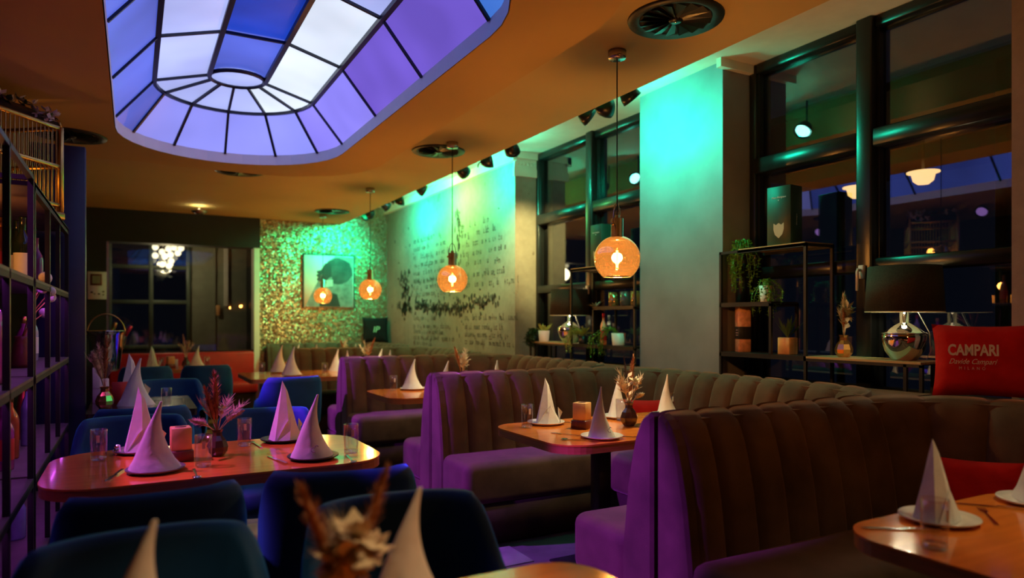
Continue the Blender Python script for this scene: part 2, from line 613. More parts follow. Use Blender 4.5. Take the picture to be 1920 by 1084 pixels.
wr = MB().box(XF, 4.0, 6.395, YB, 0, ZU).build('wall_right', MURAL)
struct(wr, 'weathered wall painted with lines of writing')
struct(MB().box(XF, 4.0, 3.464, 4.344, 0, ZU).build('wall_right', CONCRETE), 'trowelled concrete pillar between two windows')
struct(MB().box(XF, 4.0, -1.6, 1.69, 0, ZU).build('wall_right', PINKMURAL), 'peeling pink wall at the right edge')
for y0, y1 in ((1.69, 3.464), (4.344, 6.395)):
    struct(MB().box(3.78, 4.0, y0, y1, 0, 0.88).build('wall_right', BLACKWALL), 'low dark wall below a window')
wb = MB().box(1.61, 3.60, YB, YB + 0.25, 0, ZC + 0.3).build('wall_back', MOSAIC)
struct(wb, 'glittering gold mosaic wall')
struct(MB().box(-3.2, 1.61, YB - 0.05, YB + 0.25, 2.37, ZC).build('wall_back', BLACKWALL), 'black lintel over the glazed opening')
struct(MB().box(-3.2, -0.31, YB - 0.05, YB + 0.25, 0, 2.37).build('wall_back', BLACKWALL), 'black wall beside the glazed opening')
struct(MB().box(1.53, 1.605, YB - 0.04, YB + 0.22, 0, 2.37).build('trim_2', WHITEP), 'pale reveal at the mosaic wall edge')
struct(MB().box(-3.2, -3.1, -1.6, 13.0, 0, ZU).build('wall_left', BLACKWALL), 'dark wall behind the shelving')
struct(MB().box(-3.2, 4.0, -1.7, -1.6, 0, ZU).build('wall_front', BLACKWALL), 'dark wall behind the viewer')

# cornice with moulded relief on the pillar reveals
for y, nm in ((6.395, 'far'), (4.344, 'near')):
    pass
co = MB()
co.box(XF - 0.03, XW, 6.365, 6.395, 2.845, 2.93)
co.box(XF - 0.05, XW, 6.345, 6.395, 3.03, 3.10)
co.box(XF - 0.02, XW, 6.375, 6.395, 2.93, 3.03)
cor = struct(co.build('trim_3', WHITEP), 'white moulded cornice on the window reveal')
for k in range(7):
    b = MB()
    x = XF + 0.02 + k * 0.043
    b.lathe([(0.0, 0.0), (0.010, 0.003), (0.017, 0.0), (0.014, -0.004), (0.0, -0.004)], 10, M=Matrix.Translation((x, 6.372, 2.98)) @ Matrix.Rotation(PI / 2, 4, 'X'))
    b.build('rosette', WHITEP, cor)
struct(MB().box(XF - 0.05, XF, 6.345, YB, 3.0, 3.10).build('trim_7', WHITEP), 'white cornice above the written wall')
struct(MB().box(XF - 0.06, XW, 3.42, 3.462, 3.04, 3.10).build('trim_4', WHITEP), 'cornice stub on the near side of the concrete pillar')

# upper ceiling over the window strip, low ceiling with fascia
struct(MB().box(2.81, 4.0, -1.6, 10.85, ZU, ZU + 0.1).build('ceiling', WHITEP), 'upper cream ceiling strip above the windows')
SX, SY0, SY1 = 0.69, 2.95, 5.60


def stadium(R, n=18, z=None):
    pts = []
    for k in range(n + 1):
        t = PI * k / n
        pts.append((SX + R * math.cos(t), SY1 + R * math.sin(t)))
    for k in range(n + 1):
        t = PI + PI * k / n
        pts.append((SX + R * math.cos(t), SY0 + R * math.sin(t)))
    return pts


def holed(outer, hole, z0, z1, name, m, parent=None):
    bm = bmesh.new()
    def loop(pts, z):
        vs = [bm.verts.new((x, y, z)) for x, y in pts]
        es = [bm.edges.new((vs[i], vs[(i + 1) % len(vs)])) for i in range(len(vs))]
        return vs, es
    for z in (z0, z1):
        v1, e1 = loop(outer, z)
        v2, e2 = loop(hole, z)
        bmesh.ops.triangle_fill(bm, use_beauty=True, edges=e1 + e2)
        if z == z0:
            b1, b2 = v1, v2
    for a, b in ((b1, v1), (b2, v2)):
        for i in range(len(a)):
            j = (i + 1) % len(a)
            bm.faces.new((a[i], a[j], b[j], b[i]))
    bmesh.ops.recalc_face_normals(bm, faces=bm.faces[:])
    me = bpy.data.meshes.new(name)
    bm.to_mesh(me)
    bm.free()
    me.materials.append(m)
    return obj(name, me, parent)


struct(holed([(-3.2, -1.6), (2.81, -1.6), (2.81, YB), (-3.2, YB)], stadium(0.92), ZC, ZU + 0.1, 'ceiling', CEILP), 'low ochre ceiling')
cloud = []
for cx, cy, r, a0, a1 in ((1.0, 5.87, 0.90, 0, 90),):
    for k in range(13):
        t = math.radians(a0 + (a1 - a0) * k / 12)
        cloud.append((cx + r * math.cos(t), cy + r * math.sin(t)))
cloud += [(0.4, 6.76), (0.0, 6.70), (-0.5, 6.80), (-0.9, 7.0), (-1.3, 7.0)]
cloud += [(-1.6, 6.6), (-1.6, 1.2), (-1.3, 0.9)]
for k in range(13):
    t = math.radians(-90 + 90 * k / 12)
    cloud.append((0.9 + 1.0 * math.cos(t), 2.75 + 1.0 * math.sin(t) * 1.0))
struct(holed(cloud, stadium(0.806), ZI, ZC - 0.001, 'ceiling', CEILP2), 'curved lower ceiling panel around the skylight')

# ------------------------------------------------------------------ skylight
sky = thing('skylight', 'blue and violet backlit skylight with black glazing bars', 'skylight', (0, 0, 0))
ring = MB()
st = stadium(0.80)
ring.grid([[(x, y, ZI) for x, y in st], [(x, y, 2.80) for x, y in st]], False, True)
ring.build('reveal_ring', REVEAL, sky)
T0, T1, T2 = (0.80, 2.765), (0.558, 3.06), (0.197, 3.16)


def pane4(p, m):
    MB().add(p, [(0, 1, 2, 3)]).build('pane', SKYC[m], sky)


YR = [2.95, 3.833, 4.717, 5.60]
# colours per side bay (near -> far): left lower, left upper, top, right upper, right lower
colr = [('mid', 'ice', 'deep', 'white', 'azure'), ('mid', 'ice', 'deep', 'white', 'pur'), ('mid', 'ice', 'deep', 'white', 'lil')]
colr = [('mid', 'mid', 'deep', 'ice', 'pur'), ('mid', 'ice', 'deep', 'white', 'pur'), ('mid', 'ice', 'mid', 'white', 'lil')]
for i in range(3):
    a, b = YR[i], YR[i + 1]
    cl = colr[i]
    for sgn, lo, up in ((-1, cl[0], cl[1]), (1, cl[4], cl[3])):
        pane4([(SX + sgn * T0[0], a, T0[1]), (SX + sgn * T0[0], b, T0[1]), (SX + sgn * T1[0], b, T1[1]), (SX + sgn * T1[0], a, T1[1])], lo)
        pane4([(SX + sgn * T1[0], a, T1[1]), (SX + sgn * T1[0], b, T1[1]), (SX + sgn * T2[0], b, T2[1]), (SX + sgn * T2[0], a, T2[1])], up)
    pane4([(SX - T2[0], a, T2[1] + 0.012), (SX - T2[0], b, T2[1] + 0.012), (SX + T2[0], b, T2[1] + 0.012), (SX + T2[0], a, T2[1] + 0.012)], cl[2])
for yc, s0 in ((SY1, 0), (SY0, PI)):
    for k in range(6):
        t0, t1 = s0 + PI * k / 6, s0 + PI * (k + 1) / 6
        for (ra, za), (rb, zb), cset in ((T0, T1, ('lil', 'lav', 'lav', 'lav', 'lav', 'mid')), (T1, T2, ('white', 'white', 'ice', 'ice', 'ice', 'ice'))):
            rows = []
            for q in range(4):
                t = t0 + (t1 - t0) * q / 3
                rows.append([(SX + ra * math.cos(t), yc + ra * math.sin(t), za), (SX + rb * math.cos(t), yc + rb * math.sin(t), zb)])
            MB().grid(rows, True).build('pane', SKYC[cset[k] if s0 == 0 else 'azure'], sky)
    MB().lathe([(0.0, 0.0), (0.19, 0.0), (0.19, 0.01), (0.0, 0.01)], 24, (SX, yc, T2[1] + 0.0)).build('pane', SKYC['ice' if s0 == 0 else 'mid'], sky)
    cr = MB()
    cr.tube([(SX + 0.195 * math.cos(2 * PI * k / 24), yc + 0.195 * math.sin(2 * PI * k / 24), T2[1] - 0.008) for k in range(25)], 0.016, 5, False)
    cr.build('lantern_ring', SKYBAR, sky)
    for k in range(7):
        t = s0 + PI * k / 6
        MB().tube([(SX + r * math.cos(t), yc + r * math.sin(t), z - 0.008) for r, z in (T0, T1, T2)], 0.0135, 4, True, False).build('glazing_bar', SKYBAR, sky)
for s_ in (-1, 1):
    for r, z in (T1, T2):
        MB().tube([(SX + s_ * r, SY0, z - 0.010), (SX + s_ * r, SY1, z - 0.010)], 0.022, 4, True, False).build('ridge_bar', SKYBAR, sky)
for yc, s0 in ((SY1, 0), (SY0, PI)):
    MB().tube([(SX + T1[0] * math.cos(s0 + PI * k / 18), yc + T1[0] * math.sin(s0 + PI * k / 18), T1[1] - 0.008) for k in range(19)], 0.0165, 4, True, False).build('ridge_bar', SKYBAR, sky)
for y in YR[1:3]:
    MB().tube([(SX + r, y, z - 0.008) for r, z in ((-T0[0], T0[1]), (-T1[0], T1[1]), (-T2[0], T2[1]), (T2[0], T2[1]), (T1[0], T1[1]), (T0[0], T0[1]))], 0.0125, 4, True, False).build('glazing_bar', SKYBAR, sky)

# ------------------------------------------------------------------ windows in the right wall


def window(num, y0, y1, lab, handle_side):
    o = bpy.data.objects.new('window_%d' % num, None)
    COL.objects.link(o)
    struct(o, lab)
    ym = (y0 + y1) / 2
    zs = [0.88, 1.65, 2.39, 3.10]
    for ya, yb in ((y0, y0 + 0.06), (y1 - 0.06, y1)):
        MB().rbox(XW - 0.06, XW + 0.06, ya, yb, 0.88, 3.10, 0.008, 1).build('jamb', BLACKG, o)
    MB().rbox(XW - 0.09, XW + 0.06, ym - 0.05, ym + 0.05, 0.88, 3.10, 0.01, 2).build('mullion', BLACKG, o)
    for ya, yb in ((y0 + 0.06, ym - 0.05), (ym + 0.05, y1 - 0.06)):
        for za, zb, nm, dx in ((0.88, 0.94, 'sill', 0.05), (1.61, 1.69, 'lower_rail', 0.075), (2.335, 2.44, 'transom', 0.085), (3.03, 3.10, 'head', 0.06)):
            MB().rbox(XW - dx, XW + 0.05, ya, yb, za, zb, 0.008, 1).build(nm, BLACKG, o)
        for za, zb in ((0.94, 1.61), (1.69, 2.335), (2.44, 3.03)):
            # inner sash bead
            for p in ((ya, ya + 0.018, za, zb), (yb - 0.018, yb, za, zb)):
                MB().box(XW - 0.04, XW + 0.0, p[0], p[1], p[2], p[3]).build('sash_bead', BLACKG, o)
            MB().box(XW + 0.003, XW + 0.011, ya, yb, za, zb).build('pane', PANE, o)
    h = MB()
    hy = ym + handle_side * 0.0
    h.rbox(XW - 0.115, XW - 0.09, hy - 0.018, hy + 0.018, 1.57, 1.65, 0.006, 2)
    h.tube([(XW - 0.115, hy, 1.62), (XW - 0.140, hy, 1.622), (XW - 0.145, hy, 1.61), (XW - 0.145, hy, 1.50)], 0.009, 8)
    h.build('window_handle', CHINA, o, 'white window handle')
    return o


window(1, 1.69, 3.464, 'large black framed night window on the right', 1)
window(2, 4.344, 6.395, 'black framed night window beyond the concrete pillar', 1)

# glazed opening at the far left; the room's reflection is built behind it
w3 = bpy.data.objects.new('window_3', None)
COL.objects.link(w3)
struct(w3, 'glazed opening onto the built reflection behind the red bench')
MB().box(-0.31, -0.285, YB, YB + 0.05, 0.9, 2.37).build('jamb', NICKEL, w3)
MB().box(-0.31, 1.53, YB, YB + 0.05, 0.86, 0.90).build('sill', BLACKG, w3)
MB().box(-0.285, 1.53, YB + 0.02, YB + 0.028, 0.9, 2.37).build('pane', PANEL_, w3)
struct(MB().box(-0.31, 1.53, YB - 0.02, YB + 0.08, 0, 0.86).build('wall_back', BLACKWALL), 'black parapet behind the red bench')
YL = 11.85
struct(MB().box(0.76, 1.75, YL, YL + 0.1, 0, 2.8).build('wall_back', GREYWALL), 'grey green reflected wall')
struct(MB().box(1.11, 1.135, YL - 0.03, YL, 0, 2.8).build('trim_5', GREYWALL), 'raised corner strip on the reflected wall')
struct(MB().box(1.26, 1.32, YL - 0.04, YL, 1.55, 2.8).build('trim_6', WHITEP), 'pale strip on the reflected wall')
struct(MB().box(-1.2, 1.75, 10.85, YL + 0.1, 2.78, 2.85).build('ceiling', BLACKWALL), 'dark reflected ceiling')
struct(MB().box(1.60, 1.75, 10.85, YL, 0, 2.8).build('wall_back', BLACKWALL), 'dark reflected side wall')
w4 = bpy.data.objects.new('window_4', None)  # window of the built reflection
COL.objects.link(w4)
struct(w4, 'four pane reflected window with grey green bars')
BARM = mat('grey green window bar', (0.10, 0.13, 0.10), 0.4, var=0.1)
for x in (-0.31, 0.235, 0.75):
    MB().rbox(x - 0.03, x + 0.03, YL - 0.05, YL + 0.05, 0.9, 2.78, 0.006, 1).build('mullion', BARM, w4)
for z in (0.92, 1.60, 2.13):
    MB().rbox(-0.31, 0.75, YL - 0.045, YL + 0.045, z - 0.03, z + 0.03, 0.006, 1).build('transom', BARM, w4)
for xa, xb in ((-0.28, 0.205), (0.265, 0.72)):
    for za, zb in ((0.95, 1.57), (1.63, 2.10), (2.16, 2.78)):
        MB().box(xa, xb, YL, YL + 0.008, za, zb).build('pane', PANE, w4)
struct(MB().box(-1.2, 0.76, YL - 0.02, YL + 0.1, 0, 0.9).build('wall_back', BLACKWALL), 'dark wall under the reflected window')
sw = MB().rbox(1.14, 1.20, YL - 0.05, YL - 0.04, 1.40, 1.56, 0.004, 1).build('reflected_switch', ONYX)
tag(sw, 'small amber lit switch plate on the reflected wall', 'switch')

ch = thing('reflected_chandelier', 'cluster of warm glass globes hanging in the reflected room', 'chandelier', (0.45, 11.35, -0.07))
MB().tube([(0, 0, 2.85), (0, 0, 2.45)], 0.012, 6).build('stem', NICKEL, ch)
MB().lathe([(0.0, 0.0), (0.06, 0.0), (0.06, 0.02), (0.0, 0.02)], 16, (0, 0, 2.83)).build('canopy', NICKEL, ch)
for (x, z, yy) in ((-0.17, 2.46, 0), (-0.08, 2.40, 0.05), (0.0, 2.44, -0.05), (0.08, 2.47, 0.06), (0.17, 2.46, 0), (-0.17, 2.34, 0.03), (-0.05, 2.33, -0.06), (0.03, 2.36, 0), (0.13, 2.39, 0.02), (0.04, 2.27, 0.05), (-0.08, 2.21, 0), (0.01, 2.19, 0.02)):
    MB().lathe([(0.0, -0.045), (0.025, -0.038), (0.042, -0.016), (0.042, 0.016), (0.025, 0.038), (0.0, 0.045)], 12, (x, yy, z)).build('globe', BULBW, ch)
    MB().tube([(x, yy, z + 0.04), (x * 0.3, yy * 0.3, 2.6)], 0.003, 4).build('wire', NICKEL, ch)
light('POINT', (0.45, 11.2, 2.2), 14, (1, 0.8, 0.45), size=0.12)

# ------------------------------------------------------------------ outside: awning lamps
aw = MB().box(4.6, 7.6, 2.2, 5.6, 2.92, 2.98).build('awning', BLACK)
tag(aw, 'dark terrace awning outside the right window', 'awning')
awp = MB()
awp.rbox(4.65, 4.72, 2.25, 2.32, 0, 2.92, 0.006, 1)
awp.build('post', BLACK, aw)
MB().rbox(7.45, 7.52, 5.4, 5.47, 0, 2.92, 0.006, 1).build('post', BLACK, aw)
MB().rbox(7.45, 7.52, 2.25, 2.32, 0, 2.92, 0.006, 1).build('post', BLACK, aw)
MB().rbox(4.65, 4.72, 5.4, 5.47, 0, 2.92, 0.006, 1).build('post', BLACK, aw)
for (x, y, lab) in ((5.95, 4.15, 'glowing bowl lamp outside the window, left of the mullion'), (5.83, 3.46, 'glowing bowl lamp outside the window, right of the mullion')):
    b = thing('outdoor_bowl_lamp', lab, 'lamp', (x, y, 2.55), 0, 'bowl lamps outside the window')
    MB().lathe([(0.0, -0.085), (0.045, -0.078), (0.078, -0.05), (0.09, 0.0), (0.095, 0.012), (0.125, 0.016), (0.125, 0.026), (0.08, 0.028), (0.0, 0.032)], 20).build('bowl', BOWLG, b)
    MB().tube([(0, 0, 0.03), (0, 0, 0.37)], 0.012, 6).build('rod', BLACK, b)
struct(MB().box(4.0, 9.5, -1, 9, -0.14, -0.02).build('ground_outside', BLACKWALL), 'dark terrace ground outside')

# ------------------------------------------------------------------ booths
XE, XI = 1.69, 3.15
OFF = 0.18


class Path:
    """plan line of a booth back with outward normals"""
    def __init__(s, g0, g1, near=True, ystop=None):
        R = 0.30
        pts = []
        n = 8
        pts.append(((XE + 0.03, g1 - OFF), (0, 1)))
        pts.append(((XI - R, g1 - OFF), (0, 1)))
        for k in range(1, n + 1):
            t = PI / 2 * (1 - k / n)
            pts.append(((XI - R + R * math.cos(t), g1 - OFF - R + R * math.sin(t)), (math.cos(t), math.sin(t))))
        if near:
            pts.append(((XI, g0 + OFF + R), (1, 0)))
            for k in range(1, n + 1):
                t = -PI / 2 * k / n
                pts.append(((XI - R + R * math.cos(t), g0 + OFF + R + R * math.sin(t)), (math.cos(t), math.sin(t))))
            pts.append(((XE + 0.03, g0 + OFF), (0, -1)))
        else:
            pts.append(((XI, ystop), (1, 0)))
        s.pts = [(Vector(a), Vector(b)) for a, b in pts]
        s.cum = [0.0]
        for i in range(1, len(s.pts)):
            s.cum.append(s.cum[-1] + (s.pts[i][0] - s.pts[i - 1][0]).length)
        s.L = s.cum[-1]

    def at(s, d):
        d = max(0, min(s.L, d))
        for i in range(1, len(s.cum)):
            if d <= s.cum[i] + 1e-9:
                f = (d - s.cum[i - 1]) / max(1e-9, s.cum[i] - s.cum[i - 1])
                p = s.pts[i - 1][0].lerp(s.pts[i][0], f)
                nn = s.pts[i - 1][1].lerp(s.pts[i][1], f).normalized()
                return p, nn


PROF = [(0.40, -0.005), (0.55, 0.012), (0.68, 0.030), (0.80, 0.055), (0.88, 0.078), (0.935, 0.103), (0.966, 0.130), (0.978, 0.155)]


def booth(g0, g1, label, near=True, ystop=None):
    b = thing('booth_bench', label, 'booth', (0, 0, 0), 0, 'brown velvet booths along the window wall')
    P = Path(g0, g1, near, ystop)
    n = round(P.L / 0.168)
    for i in range(n):
        rows = []
        for j in range(9):
            u = j / 8
            p, nn = P.at(P.L * (i + u) / n)
            bul = (1 - (2 * u - 1) ** 4) ** 0.8
            row = []
            for k, (z, d) in enumerate(PROF):
                wgt = 1.0 if k < 6 else (0.5 if k == 6 else 0.1)
                dd = d - 0.034 * bul * wgt + 0.014
                zz = z + (0.012 * bul * (k - 4) / 3 if k > 4 else 0)
                row.append((p.x + nn.x * dd, p.y + nn.y * dd, zz))
            row.append((p.x + nn.x * 0.17, p.y + nn.y * 0.17, 0.955))
            rows.append(row)
        MB().grid(rows, True).build('back_channel', VELVET, b)
    # core behind the channels
    inner = []
    m = 40
    for k in range(m + 1):
        p, nn = P.at(P.L * k / m)
        inner.append((p.x + nn.x * 0.115, p.y + nn.y * 0.115))
    if near:
        outer = [(XE + 0.03, g0 + 0.012), (3.48, g0 + 0.012), (3.48, g1 - 0.012), (XE + 0.03, g1 - 0.012)]
    else:
        outer = [(3.48, ystop), (3.48, g1 - 0.012), (XE + 0.03, g1 - 0.012)]
    poly = inner + outer
    bm = bmesh.new()
    vs0 = [bm.verts.new((x, y, 0.0)) for x, y in poly]
    vs1 = [bm.verts.new((x, y, 0.962)) for x, y in poly]
    e = [bm.edges.new((vs1[i], vs1[(i + 1) % len(poly)])) for i in range(len(poly))]
    bmesh.ops.triangle_fill(bm, use_beauty=True, edges=e)
    for i in range(len(poly)):
        j = (i + 1) % len(poly)
        bm.faces.new((vs0[i], vs0[j], vs1[j], vs1[i]))
    bmesh.ops.recalc_face_normals(bm, faces=bm.faces[:])
    me = bpy.data.meshes.new('back_core')
    bm.to_mesh(me)
    bm.free()
    me.materials.append(VELVET)
    obj('back_core', me, b)
    # upholstered end panels, seats, plinths
    ends = [(g1, -1)] + ([(g0, 1)] if near else [])
    for g, s in ends:
        pf = [(0.0, 0.0)] + [(d - 0.012, z) for z, d in [(0.0, 0.0)] + PROF[:-1]][1:] + [(0.150, 0.985), (0.168, 0.970), (0.168, 0.0)]
        pf[0] = (-0.005, 0.0)
        e = MB()
        vs, fs = [], []
        nn = len(pf)
        for xx, sc in ((XE + 0.004, 0.97), (XE, 0.93), (XE, 0.93), (XE + 0.06, 1.0)):
            pass
        rings = [(XE + 0.0, 0.012), (XE + 0.012, 0.0), (XE + 0.05, 0.0)]
        for xx, ins in rings:
            for d, z in pf:
                dd = min(max(d, pf[0][0] + ins), 0.168 - ins) if d < 0.16 else 0.168 - ins
                dd = d + ins if d < 0.1 else (d if d < 0.16 else d - ins)
                zz = z - ins if z > 0.9 else z
                y = g + s * (OFF - dd)
                vs.append((xx, y, zz))
        for r in range(len(rings) - 1):
            for k in range(nn):
                k2 = (k + 1) % nn
                fs.append((r * nn + k, r * nn + k2, (r + 1) * nn + k2, (r + 1) * nn + k))
        fs.append(tuple(range(nn)))
        e.add(vs, fs, False)
        e.build('end_panel', VELVET, b)
        ya, yb = sorted((g + s * 0.17, g + s * 0.56))
        ym0, ym1 = sorted((g + s * 0.17, g + s * 0.535))
        MB().rbox(XE, 3.13, ya, yb, 0.235, 0.49, 0.055, 4).build('seat_cushion', VELVET, b)
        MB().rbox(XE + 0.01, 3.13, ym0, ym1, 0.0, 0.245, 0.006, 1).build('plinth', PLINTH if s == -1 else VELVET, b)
        MB().box(XE + 0.002, XE + 0.02, ym0, ym1, 0.0, 0.245).build('plinth_end', VELVET, b)
    ylo = (g0 + 0.57) if near else ystop
    MB().rbox(2.66, 3.17, ylo, g1 - 0.57, 0.235, 0.49, 0.055, 4).build('seat_cushion', VELVET, b)
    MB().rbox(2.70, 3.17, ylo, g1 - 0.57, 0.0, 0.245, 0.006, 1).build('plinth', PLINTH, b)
    return b


GAPS = [-0.2, 2.0, 4.2, 6.4, 8.6, 10.585]
booth(GAPS[0], GAPS[1], 'nearest brown channelled booth at the right edge', False, 0.1)
booth(GAPS[1], GAPS[2], 'brown channelled booth around the table with the onyx candle cube')
booth(GAPS[2], GAPS[3], 'brown channelled booth directly behind the middle booth')
booth(GAPS[3], GAPS[4], 'brown channelled booth next to the lone blue chair')
booth(GAPS[4], GAPS[5], 'farthest brown booth against the gold mosaic wall')

# red bench at the back
rb = thing('red_bench', 'long red leather bench under the far glazing', 'bench', (0, 0, 0))
MB().rbox(-0.28, 1.50, 10.33, 10.52, 0.10, 0.885, 0.03, 3).build('backrest', REDL, rb)
MB().rbox(-0.28, 1.50, 9.98, 10.36, 0.34, 0.48, 0.03, 3).build('seat', REDL, rb)
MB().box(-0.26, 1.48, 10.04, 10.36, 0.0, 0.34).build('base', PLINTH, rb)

# ------------------------------------------------------------------ tables


def table(x0, x1, y0, y1, label, legs, m=WOOD, r=0.15, edge=WOODEDGE, group='orange lacquered tables'):
    t = thing('dining_table', label, 'table', ((x0 + x1) / 2, (y0 + y1) / 2, 0), 0, group)
    hx, hy = (x1 - x0) / 2, (y1 - y0) / 2
    P = rrect(-hx, hx, -hy, hy, r, 8)
    tt = MB().prism(P, 0.742, 0.75).build('tabletop', m, t)
    MB().prism([(x * (1 - 0.002 / hx), y * (1 - 0.002 / hy)) for x, y in P], 0.706, 0.742).build('edge_band', edge, tt)
    for lx in legs:
        lg = MB().rbox(lx - 0.04, lx + 0.04, -0.04, 0.04, 0.012, 0.706, 0.004, 1).build('leg', BLACK, t)
        MB().rbox(lx - 0.19, lx + 0.19, -0.22, 0.22, 0.0, 0.013, 0.004, 1).build('base_plate', BLACK, lg)
    return t


table(1.70, 2.62, 0.46, 1.27, 'orange wooden table at the bottom right corner', [0.05])
table(1.72, 2.98, 2.65, 3.42, 'orange wooden table in the middle booth with an onyx cube', [-0.15, 0.25])
table(1.66, 2.98, 4.86, 5.62, 'orange wooden table in the booth behind the middle one', [0.0])
table(1.00, 2.60, 7.12, 8.12, 'long orange wooden table behind the lone blue chair', [-0.45, 0.4], r=0.05)
table(1.78, 2.98, 9.25, 10.0, 'orange wooden table in the farthest booth', [0.0])
table(-0.30, 0.95, 2.78, 3.56, 'glossy reddish table at left with four blue chairs', [-0.3, 0.22], r=0.2)
table(-0.26, 0.37, 4.98, 5.88, 'dark stained small table beside the ice bucket', [0.0], DARKWOOD, 0.02, DARKWOOD, 'dark tables')
table(-0.10, 1.05, 9.0, 9.72, 'orange wooden table in front of the red bench', [-0.3, 0.3], r=0.03)
table(-0.45, 0.95, 0.55, 1.42, 'foreground table whose far edge peeks in at the bottom', [0.0], r=0.12)

# ------------------------------------------------------------------ chairs


def make_chair():
    t = thing('blue_chair', 'blue velvet tub chair', 'chair')
    def sup(th, a, b, e=0.72):
        sx, cx = math.sin(th), math.cos(th)
        return a * math.copysign(abs(sx) ** e, sx), -b * math.copysign(abs(cx) ** e, cx)
    rows = []
    ns = 33
    for i in range(ns):
        th = math.radians(-118 + 236 * i / (ns - 1))
        ad = abs(math.degrees(th))
        q = min(1, max(0, (ad - 48) / 45))
        q = q * q * (3 - 2 * q)
        top = 0.835 - 0.20 * q - 0.03 * max(0, (ad - 95) / 25)
        row = []
        for off, z in ((-0.05, 0.34), (0.012, 0.33), (0.028, 0.42), (0.032, 0.55), (0.030, top - 0.05), (0.024, top - 0.018), (0.006, top), (-0.014, top - 0.006), (-0.026, top - 0.03), (-0.028, 0.55), (-0.026, 0.42)):
            k = 1 + 0.22 * max(0, z - 0.42)
            x, y = sup(th, (0.245 + off) * (0.90 if z < 0.36 else 1) * (1 + 0.1 * (z - 0.5)), (0.235 + off) * (0.90 if z < 0.36 else 1))
            row.append((x, y * k, z))
        rows.append(row)
    MB().grid(rows, True).build('backrest', BLUEV, t)
    se = MB()
    prof = [(0.0, 0.34), (0.9, 0.34), (0.98, 0.37), (1.0, 0.41), (0.98, 0.45), (0.9, 0.468), (0.0, 0.472)]
    rows = []
    for r, z in prof:
        row = []
        for k in range(28):
            th = 2 * PI * k / 28
            x, y = sup(th, 0.232 * r, 0.235 * r, 0.6)
            row.append((x, y + 0.015, z))
        rows.append(row)
    se.grid(rows, True, True)
    se.build('seat', BLUEV, t)
    for sx in (-1, 1):
        for sy in (-1, 1):
            MB().tube([(sx * 0.16, sy * 0.15, 0.35), (sx * 0.215, sy * 0.205, 0.0)], [0.02, 0.011], 8).build('leg', BLACK, t)
    return t


chair0 = make_chair()
CG = 'blue velvet tub chairs'
for (x, y, rz, lab) in (
    (0.05, 2.50, 0.05, 'dark blue chair at the near left of the glossy left table'),
    (0.66, 2.52, -0.22, 'dark blue chair at the near right of the glossy left table'),
    (0.00, 3.86, PI, 'bright blue chair across the left table, behind the left napkins'),
    (0.64, 3.86, PI - 0.05, 'bright blue chair across the left table, behind the right napkins'),
    (0.03, 1.62, PI + 0.05, 'blue chair cut by the bottom edge at far left'),
    (0.63, 1.66, PI - 0.1, 'blue chair in the foreground behind the pampas bouquet'),
    (1.22, 6.45, 0.08, 'lone blue chair in the aisle beside the booth ends'),
    (0.05, 4.68, 0.0, 'dark blue chair at the near side of the dark table'),
    (0.26, 6.25, PI, 'blue chair behind the dark table with the red card'),
    (0.12, 8.55, 0.0, 'left blue chair before the table at the red bench'),
    (0.72, 8.50, -0.05, 'right blue chair before the table at the red bench'),
):
    place(chair0, USED, (x, y, 0), rz, lab, CG)

# ------------------------------------------------------------------ tableware prototypes


def make_hat(name='napkin', mark=False, lean=0.02):
    rows = []
    n = 28
    for i in range(15):
        t = i / 14
        r = 0.050 * (1 - t) ** 1.7 + 0.020 * (1 - t) + 0.004
        if t < 0.08:
            r *= 1.05
        row = []
        for k in range(n):
            th = 2 * PI * k / n
            f = 1 + (0.13 * math.cos(2 * th + 0.4) + 0.06 * math.sin(3 * th + 2 * t)) * (1 - 0.4 * t)
            crease = 0.05 * max(0, 1 - abs(((th - 3.6 - 0.8 * t + PI) % (2 * PI)) - PI) / 0.25)
            row.append((r * f * (1 - crease) * math.cos(th) * 1.02 + lean * t * t - 0.012 * math.sin(3 * t), r * f * (1 - crease) * math.sin(th) * 0.82 + 0.006 * math.sin(4 * t), 0.245 * t))
        rows.append(row)
    b = MB().grid(rows, True, True)
    b.add(rows[-1], [tuple(range(n))], True)
    b.add(rows[0], [tuple(range(n))[::-1]], False)
    me = b.mesh(name, LINEN)
    return me


def make_pyr():
    b = MB()
    base = [(-0.066, -0.028), (-0.02, -0.060), (0.048, -0.054), (0.072, 0.0), (0.044, 0.05), (-0.040, 0.046)]
    mid = [(-0.038, -0.016), (-0.006, -0.036), (0.026, -0.032), (0.042, 0.0), (0.026, 0.026), (-0.022, 0.024)]
    hi = [(-0.016, -0.006), (0.0, -0.016), (0.012, -0.012), (0.018, 0.0), (0.010, 0.011), (-0.008, 0.010)]
    tip = (-0.006, 0.0, 0.25)
    L = [[(x, y, z) for x, y in P] for P, z in ((base, 0.0), (mid, 0.115), (hi, 0.205))]
    b.grid(L, False, True)
    b.add(L[2] + [tip], [(i, (i + 1) % 6, 6) for i in range(6)], False)
    b.add(L[0], [(5, 4, 3, 2, 1, 0)], False)
    # overlapping front flap with raised corner
    b.add([(0.008, -0.042, 0.10), (0.074, -0.026, 0.012), (0.052, -0.064, 0.0), (-0.022, -0.068, 0.0), (-0.066, -0.038, 0.0), (-0.026, -0.046, 0.07)], [(0, 5, 4, 3), (0, 3, 2, 1)], False)
    b.add([(0.064, -0.02, 0.085), (0.104, 0.002, 0.052), (0.088, 0.02, 0.0), (0.07, -0.045, 0.0)], [(0, 1, 2, 3)], False)
    return b.mesh('napkin', LINEN)


HAT, PYR = make_hat(), make_pyr()
HAT2 = make_hat('napkin', False, -0.018)


